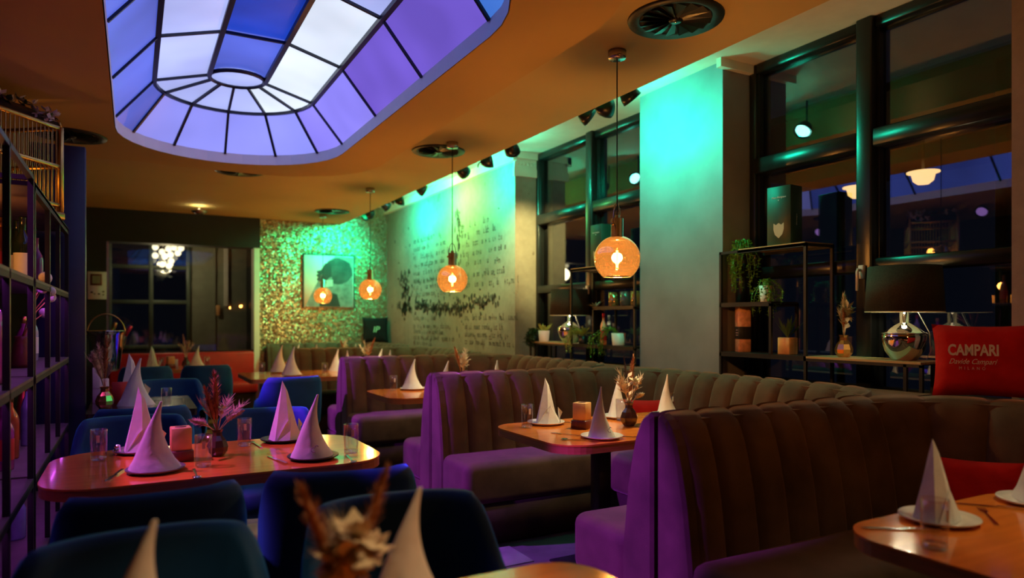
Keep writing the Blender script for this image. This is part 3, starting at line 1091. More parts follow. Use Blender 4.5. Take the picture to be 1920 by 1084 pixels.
def make_mark():
    b = MB()
    for cx, cz, r, a0, a1 in ((0.0, 0.0, 0.011, 60, 300), (0.012, 0.012, 0.006, 0, 200)):
        pts = []
        for k in range(10):
            t = math.radians(a0 + (a1 - a0) * k / 9)
            pts.append((cx + r * math.cos(t), 0.0, cz + r * 0.8 * math.sin(t)))
        b.tube(pts, 0.0014, 5)
    return b.mesh('embroidered_mark', THREAD)


MARK = make_mark()


def napkin(x, y, z, rz, kind, label, mark=False, scale=1.0):
    o = obj('folded_napkin', {'hat': HAT, 'hat2': HAT2, 'pyr': PYR}[kind])
    o.location = (x, y, z)
    o.rotation_euler = (0, 0, rz)
    o.scale = (scale,) * 3
    tag(o, label, 'napkin', 'folded white napkins')
    if mark:
        m_ = obj('embroidered_mark', MARK, o)
        m_.location = (-0.030, -0.0525, 0.035)
        m_.rotation_euler = (-0.45, 0, -0.35)
    return o


def plate_mesh(m, r=0.105):
    return MB().lathe([(0.0, 0.004), (r * 0.6, 0.004), (r * 0.66, 0.0), (r * 0.70, 0.0), (r * 0.97, 0.011), (r, 0.0145), (r * 0.985, 0.017), (r * 0.72, 0.0085), (r * 0.62, 0.0075), (0.0, 0.0075)], 36).mesh('plate', m)


PL_W, PL_S, PL_B = plate_mesh(CHINA), plate_mesh(SLATE), plate_mesh(BLACK)


def plate(x, y, me, label):
    o = obj('plate', me)
    o.location = (x, y, 0.7502)
    return tag(o, label, 'plate', 'round dinner plates')


def make_tumbler():
    t = thing('glass_tumbler', 'clear tumbler', 'glass')
    MB().lathe([(0.029, 0.012), (0.0325, 0.07), (0.032, 0.125), (0.0305, 0.1255), (0.0305, 0.07), (0.0275, 0.014)], 20, cap=False).build('bowl', GLASS, t)
    MB().lathe([(0.0, 0.0), (0.027, 0.0), (0.0295, 0.004), (0.029, 0.014), (0.0, 0.016)], 20).build('thick_base', GLASSBASE, t)
    MB().lathe([(0.0318, 0.123), (0.0325, 0.1245), (0.0318, 0.126), (0.0305, 0.1258), (0.0305, 0.1235)], 20, cap=False).build('rim', GLASS, t)
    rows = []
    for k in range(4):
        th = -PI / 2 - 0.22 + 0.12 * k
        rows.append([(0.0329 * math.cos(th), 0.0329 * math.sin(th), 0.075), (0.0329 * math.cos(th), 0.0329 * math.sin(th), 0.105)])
    MB().grid(rows).build('painted_glint', GLINT, t)  # white patch painted on the glass as a window reflection
    return t


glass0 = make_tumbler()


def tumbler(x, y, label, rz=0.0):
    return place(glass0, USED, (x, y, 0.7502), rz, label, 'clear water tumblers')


def cutlery(kind):
    b = MB()
    if kind == 'knife':
        b.prism([(-0.006, -0.10), (0.006, -0.10), (0.0055, -0.01), (-0.0055, -0.01)], 0.0, 0.006)
        b.prism([(-0.0055, -0.01), (0.0055, -0.01), (0.010, 0.02), (0.010, 0.085), (0.002, 0.105), (-0.006, 0.09)], 0.001, 0.003)
    elif kind == 'fork':
        b.prism([(-0.006, -0.10), (0.006, -0.10), (0.003, 0.0), (0.003, 0.035), (-0.003, 0.035), (-0.003, 0.0)], 0.0, 0.004)
        b.prism([(-0.003, 0.035), (0.003, 0.035), (0.011, 0.05), (0.011, 0.06), (-0.011, 0.06), (-0.011, 0.05)], 0.001, 0.004)
        for k in range(4):
            x = -0.0095 + k * 0.0063
            b.prism([(x - 0.0016, 0.06), (x + 0.0016, 0.06), (x + 0.001, 0.10), (x - 0.001, 0.10)], 0.001, 0.0035)
    else:
        b.prism([(-0.006, -0.10), (0.006, -0.10), (0.003, 0.0), (0.003, 0.05), (-0.003, 0.05), (-0.003, 0.0)], 0.0, 0.004)
        b.lathe([(0.0, 0.0), (0.012, 0.002), (0.017, 0.006), (0.015, 0.006), (0.0, 0.002)], 14, (0, 0.065, 0))
    return b.mesh(kind, STEEL)


CUT = {k: cutlery(k) for k in ('knife', 'fork', 'spoon')}


def cut(kind, x, y, rz, label):
    o = obj('table_' + kind, CUT[kind])
    o.location = (x, y, 0.7504)
    o.rotation_euler = (0, 0, rz)
    return tag(o, label, kind, 'steel cutlery')


def make_lantern():
    t = thing('candle_cube', 'onyx cube', 'candle holder')
    MB().rbox(-0.045, 0.045, -0.045, 0.045, 0.0, 0.045, 0.003, 1).build('base', ROSEW, t)
    MB().rbox(-0.038, 0.038, -0.038, 0.038, 0.045, 0.138, 0.003, 1).build('stone_block', ONYX, t)
    MB().lathe([(0.0, 0.0), (0.022, 0.0), (0.022, 0.0015), (0.0, 0.0015)], 14, (0, 0, 0.1382)).build('candle_well', ROSEW, t)
    return t


lantern0 = make_lantern()


def lantern(x, y, label, rz=0.3):
    return place(lantern0, USED, (x, y, 0.7502), rz, label, 'onyx candle cubes')


def plume(b, p0, d, length, width, hairs, rnd, droop=0.0):
    """feathery seed head: spindle of many fine hairs around a stem"""
    d = Vector(d).normalized()
    a = d.cross(Vector((0.3, 0.7, 0.2))).normalized()
    c = d.cross(a)
    p0 = Vector(p0)
    def axis(t):
        return p0 + d * (length * t) + Vector((d.x, d.y, -0.8)) * (droop * t * t)
    core = []
    for k in range(8):
        core.append(axis(k / 7))
    b.tube(core, [0.003] + [width * 0.30 * math.sin(PI * (0.12 + 0.80 * k / 7)) for k in range(1, 8)], 6)
    for _ in range(hairs):
        t = rnd.uniform(0.03, 0.97)
        th = rnd.uniform(0, 2 * PI)
        o = axis(t)
        rad = a * math.cos(th) + c * math.sin(th)
        wd = width * math.sin(PI * (0.10 + 0.85 * t)) * rnd.uniform(0.55, 1.0)
        e = o + rad * wd + d * (length * 0.12 * rnd.uniform(0.6, 1.4))
        sd = d.cross(rad) * (0.002 + width * 0.04)
        b.add([o - sd, o + sd, e], [(0, 1, 2)])


def frond(b, p0, d, length, rnd, n=22, lw=0.03, ls=0.010):
    """feathery side branch with drooping hairs on both sides"""
    d = Vector(d).normalized()
    p0 = Vector(p0)
    side = d.cross(Vector((0, 0, 1)))
    side = side.normalized() if side.length > 0.1 else Vector((1, 0, 0))
    pts = [p0 + d * (length * k / 8) + Vector((0, 0, -0.35 * length * (k / 8) ** 2)) for k in range(9)]
    b.tube(pts, 0.0012, 4)
    for k in range(n):
        f = 0.2 + 0.8 * k / n
        i = min(7, int(f * 8))
        o = pts[i].lerp(pts[i + 1], f * 8 - i)
        for s_ in (-1, 1):
            e = o + side * (s_ * lw * (1.15 - f) * rnd.uniform(0.6, 1.1)) + d * lw * 0.9 + Vector((rnd.uniform(-1, 1), rnd.uniform(-1, 1), rnd.uniform(-1, 0.6))) * lw * 0.35
            w_ = d * ls
            b.add([o - w_ * 0.5, o + w_ * 0.5, e], [(0, 1, 2)])


def bouquet(name, label, x, y, z, seed, vase_m, flower_ms, scale=1.0, rz=0.0, spec=None, group='small vases of dried flowers'):
    rnd = random.Random(seed)
    t = thing(name, label, 'vase', (x, y, z), rz, group)
    t.scale = (scale,) * 3
    MB().lathe([(0.0, 0.0), (0.022, 0.0), (0.035, 0.018), (0.038, 0.035), (0.030, 0.058), (0.017, 0.075), (0.016, 0.088), (0.021, 0.098), (0.018, 0.098), (0.013, 0.088), (0.013, 0.078), (0.0, 0.07)], 8, smooth=False).build('vase', vase_m, t)
    for (kind, dx, dy, dz, ln, wd, mi) in spec:
        b = MB()
        d = Vector((dx, dy, dz)).normalized()
        p0 = Vector((0, 0, 0.085))
        if kind == 'plume':
            st = p0 + d * 0.05
            b.tube([p0, st + d * 0.01], 0.0022, 5)
            plume(b, st, d, ln, wd * 1.45, 220, rnd, 0.02)
            b.build('plume', flower_ms[mi], t)
        elif kind == 'frond':
            frond(b, p0 + d * 0.03, d, ln, rnd, 24, wd)
            b.tube([p0, p0 + d * 0.035], 0.0016, 4)
            b.build('feather_grass', flower_ms[mi], t)
        elif kind == 'bloom':
            c = p0 + d * ln
            b.tube([p0, c], 0.0016, 5)
            for q in range(16):
                e = Vector((rnd.gauss(0, 1), rnd.gauss(0, 1), rnd.gauss(0.4, 1))).normalized()
                sd = e.cross(d).normalized() * wd * 0.35
                b.add([c, c + e * wd * 0.6 + sd, c + e * wd * 1.1, c + e * wd * 0.6 - sd], [(0, 1, 2, 3)])
            b.build('blossom', flower_ms[mi], t)
        elif kind == 'leaf':
            b.tube([p0, p0 + d * ln], 0.0016, 5)
            for q in range(5):
                f = 0.35 + 0.16 * q
                o = p0 + d * (ln * f)
                sgn = 1 if q % 2 else -1
                sd = (d.cross(Vector((0.2, 1, 0.1))).normalized() * sgn + d * 0.5).normalized()
                nn = sd.cross(d).normalized() * wd * 0.28
                b.add([o, o + sd * wd * 0.5 + nn, o + sd * wd, o + sd * wd * 0.5 - nn], [(0, 1, 2, 3)])
            b.build('dry_leaf_twig', flower_ms[mi], t)
    return t


FM = [PAMPAS, RUST, CREAMF, SMOKEV]
SPEC_A = [('plume', -0.05, 0.0, 1, 0.19, 0.024, 1), ('plume', -0.22, 0.05, 1, 0.14, 0.022, 1), ('frond', 0.6, 0.0, 0.75, 0.15, 0.040, 0), ('frond', 0.45, 0.25, 0.95, 0.16, 0.040, 0), ('frond', -0.3, 0.2, 1, 0.15, 0.036, 0), ('plume', -0.75, -0.1, 0.55, 0.08, 0.016, 0), ('plume', 0.5, -0.2, 0.6, 0.07, 0.014, 0), ('bloom', 0.1, -0.2, 1, 0.09, 0.022, 2)]
SPEC_B = [('plume', 0.18, 0.0, 1, 0.17, 0.015, 1), ('plume', 0.0, 0.1, 1, 0.16, 0.007, 3), ('frond', -0.55, 0.0, 0.9, 0.17, 0.036, 2), ('frond', -0.25, 0.1, 1, 0.19, 0.034, 2), ('frond', 0.3, -0.2, 1, 0.15, 0.034, 0), ('bloom', 0.35, -0.2, 0.8, 0.10, 0.026, 2), ('bloom', -0.12, -0.25, 0.9, 0.11, 0.024, 2), ('leaf', -0.3, -0.1, 0.9, 0.13, 0.035, 0), ('plume', 0.7, -0.1, 0.4, 0.06, 0.012, 2)]
SPEC_C = [('plume', -0.28, 0.0, 1, 0.17, 0.017, 1), ('frond', 0.12, 0.0, 1, 0.22, 0.042, 2), ('frond', 0.3, 0.15, 1, 0.18, 0.038, 2), ('frond', -0.05, -0.15, 1, 0.18, 0.036, 2), ('bloom', 0.05, -0.2, 0.9, 0.09, 0.03, 2), ('leaf', 0.25, -0.1, 0.8, 0.12, 0.03, 0)]

# ---- table 2 (middle booth)
M = 'middle booth table'
tumbler(1.86, 3.237, 'clear tumbler on the left end of the ' + M)
tumbler(2.452, 3.183, 'clear tumbler beside the dried flowers on the ' + M)
tumbler(2.93, 3.32, 'clear tumbler at the wall end of the ' + M)
plate(2.018, 3.30, PL_W, 'white plate at the far left place of the ' + M)
napkin(2.018, 3.30, 0.7595, -0.1, 'pyr', 'pointed napkin beside the left tumbler on the ' + M)
plate(2.018, 2.775, PL_W, 'white plate at the front of the ' + M)
napkin(2.018, 2.775, 0.7595, 0.55, 'hat2', 'napkin with stitched mark at the front of the ' + M, True)
plate(2.53, 3.30, PL_W, 'white plate behind the dried flowers on the ' + M)
napkin(2.53, 3.30, 0.7595, 0.4, 'hat2', 'napkin partly behind the dried flowers on the ' + M)
plate(2.83, 3.22, PL_W, 'white plate at the wall end of the ' + M)
napkin(2.83, 3.22, 0.7595, 0.5, 'hat2', 'napkin beside the red cushion on the ' + M)
lantern(2.109, 3.08, 'honey onyx candle cube on the ' + M, 0.55)
cut('fork', 1.926, 2.93, 0.5, 'fork left of the front plate on the ' + M)
cut('spoon', 1.88, 2.78, 0.9, 'short spoon before the front plate on the ' + M)
cut('knife', 2.16, 2.72, 0.75, 'knife right of the front plate on the ' + M)
cut('knife', 2.16, 3.27, 0.6, 'knife right of the far left plate on the ' + M)
bouquet('flower_vase', 'dark little vase of dried grasses on the ' + M, 2.386, 3.03, 0.7502, 11, SMOKEV, FM, 1.3, 0.45, SPEC_B)

# ---- left table
M = 'glossy left table'
napkin(0.025, 3.45, 0.7595, 0.4, 'pyr', 'left rear napkin on the ' + M, False, 1.12)
plate(0.025, 3.45, PL_S, 'grey plate at the left rear place of the ' + M)
napkin(0.075, 2.985, 0.7595, 0.1, 'hat', 'left front napkin on the ' + M, False, 1.05)
plate(0.075, 2.985, PL_S, 'grey plate at the left front place of the ' + M)
napkin(0.631, 3.44, 0.7595, 0.5, 'pyr', 'right rear napkin on the ' + M, False, 1.12)
plate(0.631, 3.44, PL_B, 'black plate at the right rear place of the ' + M)
napkin(0.66, 2.945, 0.7595, 0.35, 'hat', 'right front napkin with stitched mark on the ' + M, True, 1.05)
plate(0.66, 2.945, PL_B, 'black plate at the right front place of the ' + M)
lantern(0.172, 3.17, 'honey onyx candle cube on the ' + M, 0.05)
tumbler(-0.126, 3.345, 'clear tumbler at the far left end of the ' + M)
tumbler(0.243, 2.99, 'clear tumbler before the pampas vase on the ' + M)
tumbler(0.449, 3.395, 'clear tumbler beside the right rear napkin on the ' + M)
tumbler(0.833, 2.99, 'clear tumbler at the right end of the ' + M)
cut('knife', -0.06, 2.97, PI - 0.25, 'knife left of the left front plate on the ' + M)
cut('spoon', 0.205, 2.845, PI, 'spoon right of the left front plate on the ' + M)
cut('knife', 0.52, 2.98, 0.2, 'knife left of the right front plate on the ' + M)
cut('spoon', 0.79, 2.845, PI - 0.1, 'spoon right of the right front plate on the ' + M)
cut('fork', 0.50, 3.40, 0.1, 'fork left of the right rear plate on the ' + M)
bouquet('flower_vase', 'vase of plum pampas plumes on the ' + M, 0.315, 3.20, 0.7502, 3, SMOKEV, FM, 1.15, 0.5, SPEC_A)
sh = thing('salt_shaker', 'small steel salt shaker on the glossy left table', 'shaker', (-0.06, 3.42, 0.7502))
MB().lathe([(0.0, 0.0), (0.013, 0.0), (0.014, 0.02), (0.011, 0.032), (0.0, 0.034)], 14).build('body', STEEL, sh)
MB().lathe([(0.0115, 0.032), (0.0115, 0.040), (0.007, 0.045), (0.0, 0.046)], 14).build('cap', CHROME, sh)

# ---- table 3, 4, 5 and back tables
M = 'table behind the middle booth'
tumbler(1.868, 5.44, 'clear tumbler at the aisle end of the ' + M)
plate(2.04, 5.46, PL_W, 'white plate at the aisle end of the ' + M)
napkin(2.04, 5.46, 0.7595, -0.2, 'hat', 'whole napkin at the aisle end of the ' + M)
napkin(2.24, 5.22, 0.7505, 0.2, 'hat', 'napkin tip showing left of the flowers on the ' + M)
napkin(2.67, 5.12, 0.7505, 0.2, 'hat2', 'napkin tip showing right of the flowers on the ' + M)
bouquet('flower_vase', 'vase of cream grasses on the ' + M, 2.39, 5.24, 0.7502, 21, SMOKEV, FM, 1.25, 0.3, SPEC_C)
M = 'long table behind the lone chair'
tumbler(1.203, 7.77, 'clear tumbler at the left end of the ' + M)
tumbler(1.774, 7.37, 'clear tumbler by the booth end on the ' + M)
plate(1.418, 7.92, PL_W, 'white plate at the rear of the ' + M)
napkin(1.418, 7.92, 0.7595, 0.1, 'hat', 'rear left napkin on the ' + M, False, 1.2)
plate(1.445, 7.40, PL_W, 'white plate at the front of the ' + M)
napkin(1.445, 7.40, 0.7595, 0.3, 'hat', 'front left napkin on the ' + M, False, 1.2)
napkin(2.03, 7.88, 0.7505, 0.1, 'hat', 'first napkin tip above the purple booth back on the ' + M)
napkin(2.08, 7.55, 0.7505, 0.1, 'hat2', 'second napkin tip above the purple booth back on the ' + M)
napkin(2.52, 7.80, 0.7505, 0.1, 'hat', 'third napkin tip above the purple booth back on the ' + M)
napkin(2.52, 7.40, 0.7505, 0.1, 'hat2', 'rightmost napkin tip above the purple booth back on the ' + M)
bouquet('flower_vase', 'vase of cream grasses on the ' + M, 2.30, 7.60, 0.7502, 31, SMOKEV, FM, 1.3, -0.2, [(k, -a, b_, c_, l, w_, m_) for (k, a, b_, c_, l, w_, m_) in SPEC_C])
M = 'farthest booth table'
napkin(2.00, 9.85, 0.7505, 0.1, 'hat', 'left napkin tip on the ' + M)
napkin(2.24, 9.70, 0.7505, 0.1, 'hat2', 'middle napkin tip on the ' + M)
napkin(2.76, 9.60, 0.7505, 0.1, 'hat2', 'right napkin tip on the ' + M)
bouquet('flower_vase', 'vase of cream grasses on the ' + M, 2.58, 9.62, 0.7502, 33, SMOKEV, FM, 1.15, 0.6, SPEC_C)
M = 'table before the red bench'
napkin(0.20, 9.60, 0.7505, 0.2, 'pyr', 'left napkin on the ' + M, False, 1.05)
napkin(0.70, 9.45, 0.7505, 0.2, 'hat', 'right napkin on the ' + M, False, 1.05)
tumbler(0.30, 9.42, 'clear tumbler left of the candle cube on the ' + M)
tumbler(0.80, 9.33, 'clear tumbler at the right end of the ' + M)
lantern(0.395, 9.36, 'honey onyx candle cube on the ' + M)
bouquet('flower_vase', 'vase of tall dried grasses on the ' + M, 0.56, 9.28, 0.7502, 35, SMOKEV, FM, 1.3, 0.2, [('plume', -0.1, 0, 1, 0.18, 0.016, 0), ('frond', -0.3, 0.1, 1, 0.16, 0.05, 2), ('frond', 0.1, 0.1, 1, 0.18, 0.05, 2), ('plume', 0.15, 0, 1, 0.13, 0.02, 2), ('plume', -0.25, 0, 1, 0.10, 0.018, 2), ('frond', 0.3, -0.1, 0.9, 0.15, 0.05, 2)])
mc = MB().rbox(-0.02, 0.02, -0.004, 0.004, 0, 0.10, 0.001, 1).build('menu_card', PAPER)
mc.location = (0.46, 9.40, 0.7502)
tag(mc, 'small white menu card on the table before the red bench', 'card')

# ---- dark table with ice bucket behind
M = 'dark small table'
bouquet('flower_vase', 'amber vase of tall pink pampas on the ' + M, -0.165, 5.27, 0.7502, 5, GOLDV, [PAMPAS, RUST, CREAMF, SMOKEV], 1.45, 0.2, [('plume', 0.03, 0, 1, 0.20, 0.022, 1), ('plume', -0.10, 0.05, 1, 0.17, 0.026, 0), ('plume', -0.24, -0.05, 1, 0.14, 0.028, 0), ('frond', -0.3, 0.05, 1, 0.17, 0.045, 0), ('frond', 0.2, 0.05, 1, 0.12, 0.03, 0)])
tumbler(0.194, 5.17, 'clear tumbler on the ' + M)
napkin(0.02, 5.36, 0.7505, 0.15, 'hat', 'front napkin on the ' + M, False, 1.3)
napkin(-0.02, 5.76, 0.7505, 0.3, 'pyr', 'rear wide napkin on the ' + M, False, 1.35)
rc = MB().rbox(-0.055, 0.055, -0.006, 0.006, 0, 0.15, 0.002, 1).build('menu_card', REDCARD)
rc.location = (-0.075, 5.52, 0.7502)
rc.rotation_euler = (0, 0, 0.15)
tag(rc, 'red menu card standing on the dark small table', 'card')
nb = MB().add([], [])
nb.rbox(-0.05, 0.05, -0.012, 0.012, 0.0, 0.17, 0.004, 1)
nb.rbox(-0.05, 0.0, -0.016, 0.016, 0.10, 0.25, 0.006, 2)
nb = nb.build('folded_napkin', LINEN)
nb.location = (-0.20, 5.62, 0.7502)
tag(nb, 'flat folded white napkin standing at the left edge of the dark small table', 'napkin', 'folded white napkins')

ib = thing('champagne_bucket', 'steel champagne bucket with bottles on a tall stand at left', 'ice bucket', (-0.20, 6.75, 0))
MB().lathe([(0.0, 0.90), (0.09, 0.90), (0.10, 0.92), (0.135, 1.20), (0.145, 1.235), (0.148, 1.24), (0.142, 1.24), (0.13, 1.20), (0.095, 0.93), (0.0, 0.925)], 28).build('bucket', CHROME, ib)
MB().tube([(0, 0, 0.02), (0, 0, 0.90)], 0.012, 8).build('stand_pole', CHROME, ib)
MB().lathe([(0.0, 0.0), (0.15, 0.0), (0.15, 0.012), (0.02, 0.03), (0.0, 0.03)], 24).build('stand_foot', CHROME, ib)
hp = [(-0.14 * math.cos(PI * k / 14), 0.0, 1.21 + 0.17 * math.sin(PI * k / 14)) for k in range(15)]
MB().tube(hp, 0.006, 6).build('handle', BRASS, ib)
for k, (dx, dy, m_) in enumerate(((0.30, 0.0, BRASS), (0.55, 0.15, FOILR))):
    d = Vector((dx, dy, 1)).normalized()
    o = Vector((-0.03 + 0.05 * k, 0.02 * k, 0.98))
    rot = Vector((0, 0, 1)).rotation_difference(d).to_matrix().to_4x4()
    bb = MB().lathe([(0.0, 0.0), (0.038, 0.0), (0.04, 0.15), (0.032, 0.20), (0.015, 0.25), (0.014, 0.33), (0.0, 0.33)], 16, M=Matrix.Translation(o) @ rot)
    bo = tag(bb.build('champagne_bottle', BOTTLEG), ('upright champagne bottle with gold neck in the ice bucket', 'tilted champagne bottle with red neck in the ice bucket')[k], 'bottle', 'champagne bottles in the bucket')
    bo.location = (-0.20, 6.75, 0)
    MB().lathe([(0.0165, 0.235), (0.0165, 0.335), (0.012, 0.345), (0.0, 0.345)], 14, M=Matrix.Translation(o) @ rot).build('foil', m_, bo)

# ---- nearest right table
M = 'bottom right table'
plate(2.04, 1.165, PL_W, 'white plate under the whole napkin on the ' + M)
napkin(2.02, 1.17, 0.7595, 0.2, 'pyr', 'whole pointed napkin on the ' + M, False, 0.92)
tumbler(1.785, 1.03, 'clear tumbler on the ' + M)
cut('knife', 1.86, 1.165, 0.95, 'knife left of the plate on the ' + M)
cut('fork', 2.21, 1.12, -0.9, 'fork right of the plate on the ' + M)
plate(2.50, 1.13, PL_W, 'second white plate cut by the right edge on the ' + M)
napkin(2.505, 1.13, 0.7595, 0.9, 'hat', 'second napkin cut by the right edge on the ' + M)
cut('knife', 2.335, 1.17, 0.7, 'knife beside the second plate on the ' + M)

# ---- foreground table
M = 'foreground table'
plate(0.47, 1.27, PL_S, 'grey plate under the right napkin of the ' + M)
napkin(0.47, 1.27, 0.7595, 0.1, 'hat', 'blurred right napkin beside the bouquet on the ' + M)
plate(0.012, 1.27, PL_S, 'grey plate under the left napkin of the ' + M)
napkin(0.012, 1.27, 0.7595, 0.1, 'hat', 'blurred left napkin alone at the bottom of the ' + M)
bouquet('flower_vase', 'large blurred dried bouquet in the bottom foreground', 0.315, 1.17, 0.7502, 41, SMOKEV, FM, 1.05, 0.5, [('plume', -0.36, 0.0, 1, 0.19, 0.020, 1), ('plume', 0.42, 0.0, 1, 0.19, 0.018, 1), ('frond', -0.05, 0.0, 1, 0.16, 0.05, 2), ('frond', -0.2, 0.1, 1, 0.16, 0.05, 2), ('frond', 0.12, 0.1, 1, 0.13, 0.05, 2), ('plume', 0.12, 0.0, 1, 0.10, 0.045, 2), ('plume', -0.12, -0.1, 1, 0.10, 0.045, 0), ('plume', 0.28, -0.1, 1, 0.08, 0.035, 2), ('bloom', 0.0, -0.2, 0.9, 0.12, 0.05, 2), ('bloom', -0.25, -0.2, 0.9, 0.10, 0.05, 2), ('bloom', 0.2, -0.25, 0.9, 0.09, 0.05, 0), ('leaf', 0.2, -0.15, 0.9, 0.10, 0.04, 0), ('leaf', -0.28, -0.15, 0.9, 0.10, 0.04, 3)])

# ------------------------------------------------------------------ pendants


def make_pendant():
    t = thing('pendant_lamp', 'amber globe pendant', 'pendant lamp')
    # origin at globe centre
    zc = ZC - 1.665
    MB().lathe([(0.0, 0.0), (0.05, 0.0), (0.05, -0.035), (0.046, -0.045), (0.0, -0.047)], 20, (0, 0, zc)).build('canopy', NICKEL, t)
    MB().tube([(0, 0, zc - 0.045), (0, 0, 0.235)], 0.0035, 6).build('cord', BLACK, t)
    so = MB().lathe([(0.0, 0.240), (0.012, 0.238), (0.012, 0.222), (0.034, 0.218), (0.034, 0.105), (0.045, 0.10), (0.0, 0.10)], 20).build('socket', NICKEL, t)
    hp = [(-0.048, 0, 0.185)] + [(-0.048 * math.cos(PI * k / 10), 0, 0.21 + 0.09 * math.sin(PI * k / 10)) for k in range(11)] + [(0.048, 0, 0.185)]
    MB().tube(hp, 0.0025, 6).build('bail', NICKEL, so)
    b = MB()
    for s_ in (-1, 1):
        b.tube([(s_ * 0.030, 0, 0.185), (s_ * 0.058, 0, 0.185)], 0.004, 8)
        b.tube([(s_ * 0.055, 0, 0.185), (s_ * 0.062, 0, 0.185)], 0.009, 8)
    b.build('bail_screws', BRASS, so)
    R = 0.126
    prof = []
    for k in range(19):
        a = math.radians(16 + (142 - 16) * k / 18)
        prof.append((R * math.sin(a), R * math.cos(a)))
    g = MB().lathe(prof, 36, cap=False)
    g = g.build('globe', GLOBE, t)
    zr, rr = prof[-1][1], prof[-1][0]
    MB().tube([(rr * math.cos(2 * PI * k / 32), rr * math.sin(2 * PI * k / 32), zr) for k in range(33)], 0.0025, 6, False).build('rim', GOLDV, g)
    bu = MB().lathe([(0.0, 0.060), (0.012, 0.052), (0.017, 0.02), (0.017, -0.045), (0.010, -0.062), (0.0, -0.066)], 14).build('bulb', glass('bulb envelope', (1, 0.85, 0.6), 0.05), t)
    MB().tube([(0, 0, 0.045), (0, 0, -0.05)], [0.006, 0.007], 8).build('filament', FIL, bu)
    return t


pen0 = make_pendant()
for y, lab in ((3.05, 'largest amber globe pendant in front of the concrete pillar'), (5.28, 'amber globe pendant in front of the written wall'), (7.55, 'amber globe pendant right of the framed picture'), (9.75, 'smallest amber globe pendant before the framed picture'), (0.85, 'amber globe pendant over the bottom right table, outside the frame')):
    place(pen0, USED, (2.32, y, 1.665), 0.5, lab, 'amber globe pendants')
    light('POINT', (2.32, y, 1.66), 16 if y < 1 else 46, AMBER, size=0.03)

# ------------------------------------------------------------------ ceiling vents, bowl light, spot heads


def make_vent():
    t = thing('ceiling_vent', 'round vent', 'air vent')
    MB().lathe([(0.175, -0.004), (0.228, -0.010), (0.232, 0.0), (0.175, 0.0)], 40, cap=False).build('rim', BLACK, t)
    MB().lathe([(0.0, -0.001), (0.18, -0.001), (0.18, 0.0), (0.0, 0.0)], 32).build('back_plate', BLACKWALL, t)
    hb = MB().lathe([(0.0, -0.018), (0.03, -0.016), (0.036, -0.004), (0.0, -0.002)], 20).build('hub', BLACKG, t)
    MB().lathe([(0.0, -0.021), (0.006, -0.020), (0.006, -0.017), (0.0, -0.017)], 10).build('screw', STEEL, hb)
    bl = MB()
    bl.add([(0.036, -0.010, -0.004), (0.036, 0.010, -0.014), (0.172, 0.026, -0.018), (0.172, -0.022, -0.003)], [(0, 1, 2, 3)])
    me = bl.mesh('blade', BLACKG)
    for k in range(16):
        o = obj('blade', me, t)
        o.rotation_euler = (0, 0, 2 * PI * k / 16)
    return t


vent0 = make_vent()
for x, y, z, lab in ((2.32, 2.585, ZC, 'large round black ceiling vent at the top beside the near pendant'), (2.33, 5.60, ZC, 'round black ceiling vent by the second pendant canopy'), (2.36, 9.39, ZC, 'flat far round vent above the framed picture'), (0.92, 7.30, ZC, 'round vent half hidden behind the skylight panel'), (-0.40, 6.0, ZI, 'dark round vent above the birdcage at left')):
    place(vent0, USED, (x, y, z), 0.2, lab, 'round black ceiling vents')

cb = thing('ceiling_bowl_light', 'glowing shallow bowl light on the far ceiling', 'ceiling light', (0.742, 9.75, ZC))
MB().lathe([(0.0, -0.115), (0.05, -0.108), (0.085, -0.085), (0.098, -0.06), (0.093, -0.06), (0.05, -0.09), (0.0, -0.10)], 24).build('bowl', NICKEL, cb)
MB().lathe([(0.0, -0.075), (0.085, -0.065), (0.085, -0.058), (0.0, -0.055)], 24).build('lit_diffuser', DOWNG, cb)
MB().tube([(0, 0, -0.06), (0, 0, 0)], 0.012, 8).build('stem', NICKEL, cb)
light('POINT', (0.742, 9.75, ZC - 0.05), 2.5, (1, 0.85, 0.4), size=0.03)


def spot_head(x, y, z, target, lens, label, ceil, group):
    d = (Vector(target) - Vector((x, y, z))).normalized()
    t = thing('spot_head', label, 'spotlight', (x, y, z), 0, group)
    rot = Vector((0, 0, 1)).rotation_difference(d).to_matrix().to_4x4() @ Matrix.Scale(1.15, 4)
    dm = MB().lathe([(0.0, -0.085), (0.022, -0.080), (0.045, -0.055), (0.058, -0.02), (0.062, 0.012), (0.058, 0.012), (0.052, -0.015), (0.0, -0.04)], 20, M=rot).build('reflector_dome', BLACKG, t)
    MB().lathe([(0.0, -0.006), (0.050, -0.006), (0.050, 0.0), (0.0, 0.0)], 18, M=rot).build('lens', lens, dm)
    bk = rot @ Vector((0, 0, -0.08))
    MB().tube([bk, bk + Vector((0, 0, 0.05)), Vector((bk.x, bk.y, ceil - z))], 0.008, 6).build('stem', BLACK, t)
    b2 = rot @ Vector((0, 0, -0.07))
    MB().tube([b2, b2 + Vector((0.0, 0.05, 0.012)), b2 + Vector((0.0, 0.09, -0.004)), b2 + Vector((0.0, 0.10, -0.03))], 0.006, 6).build('cable', BLACK, t)
    return t


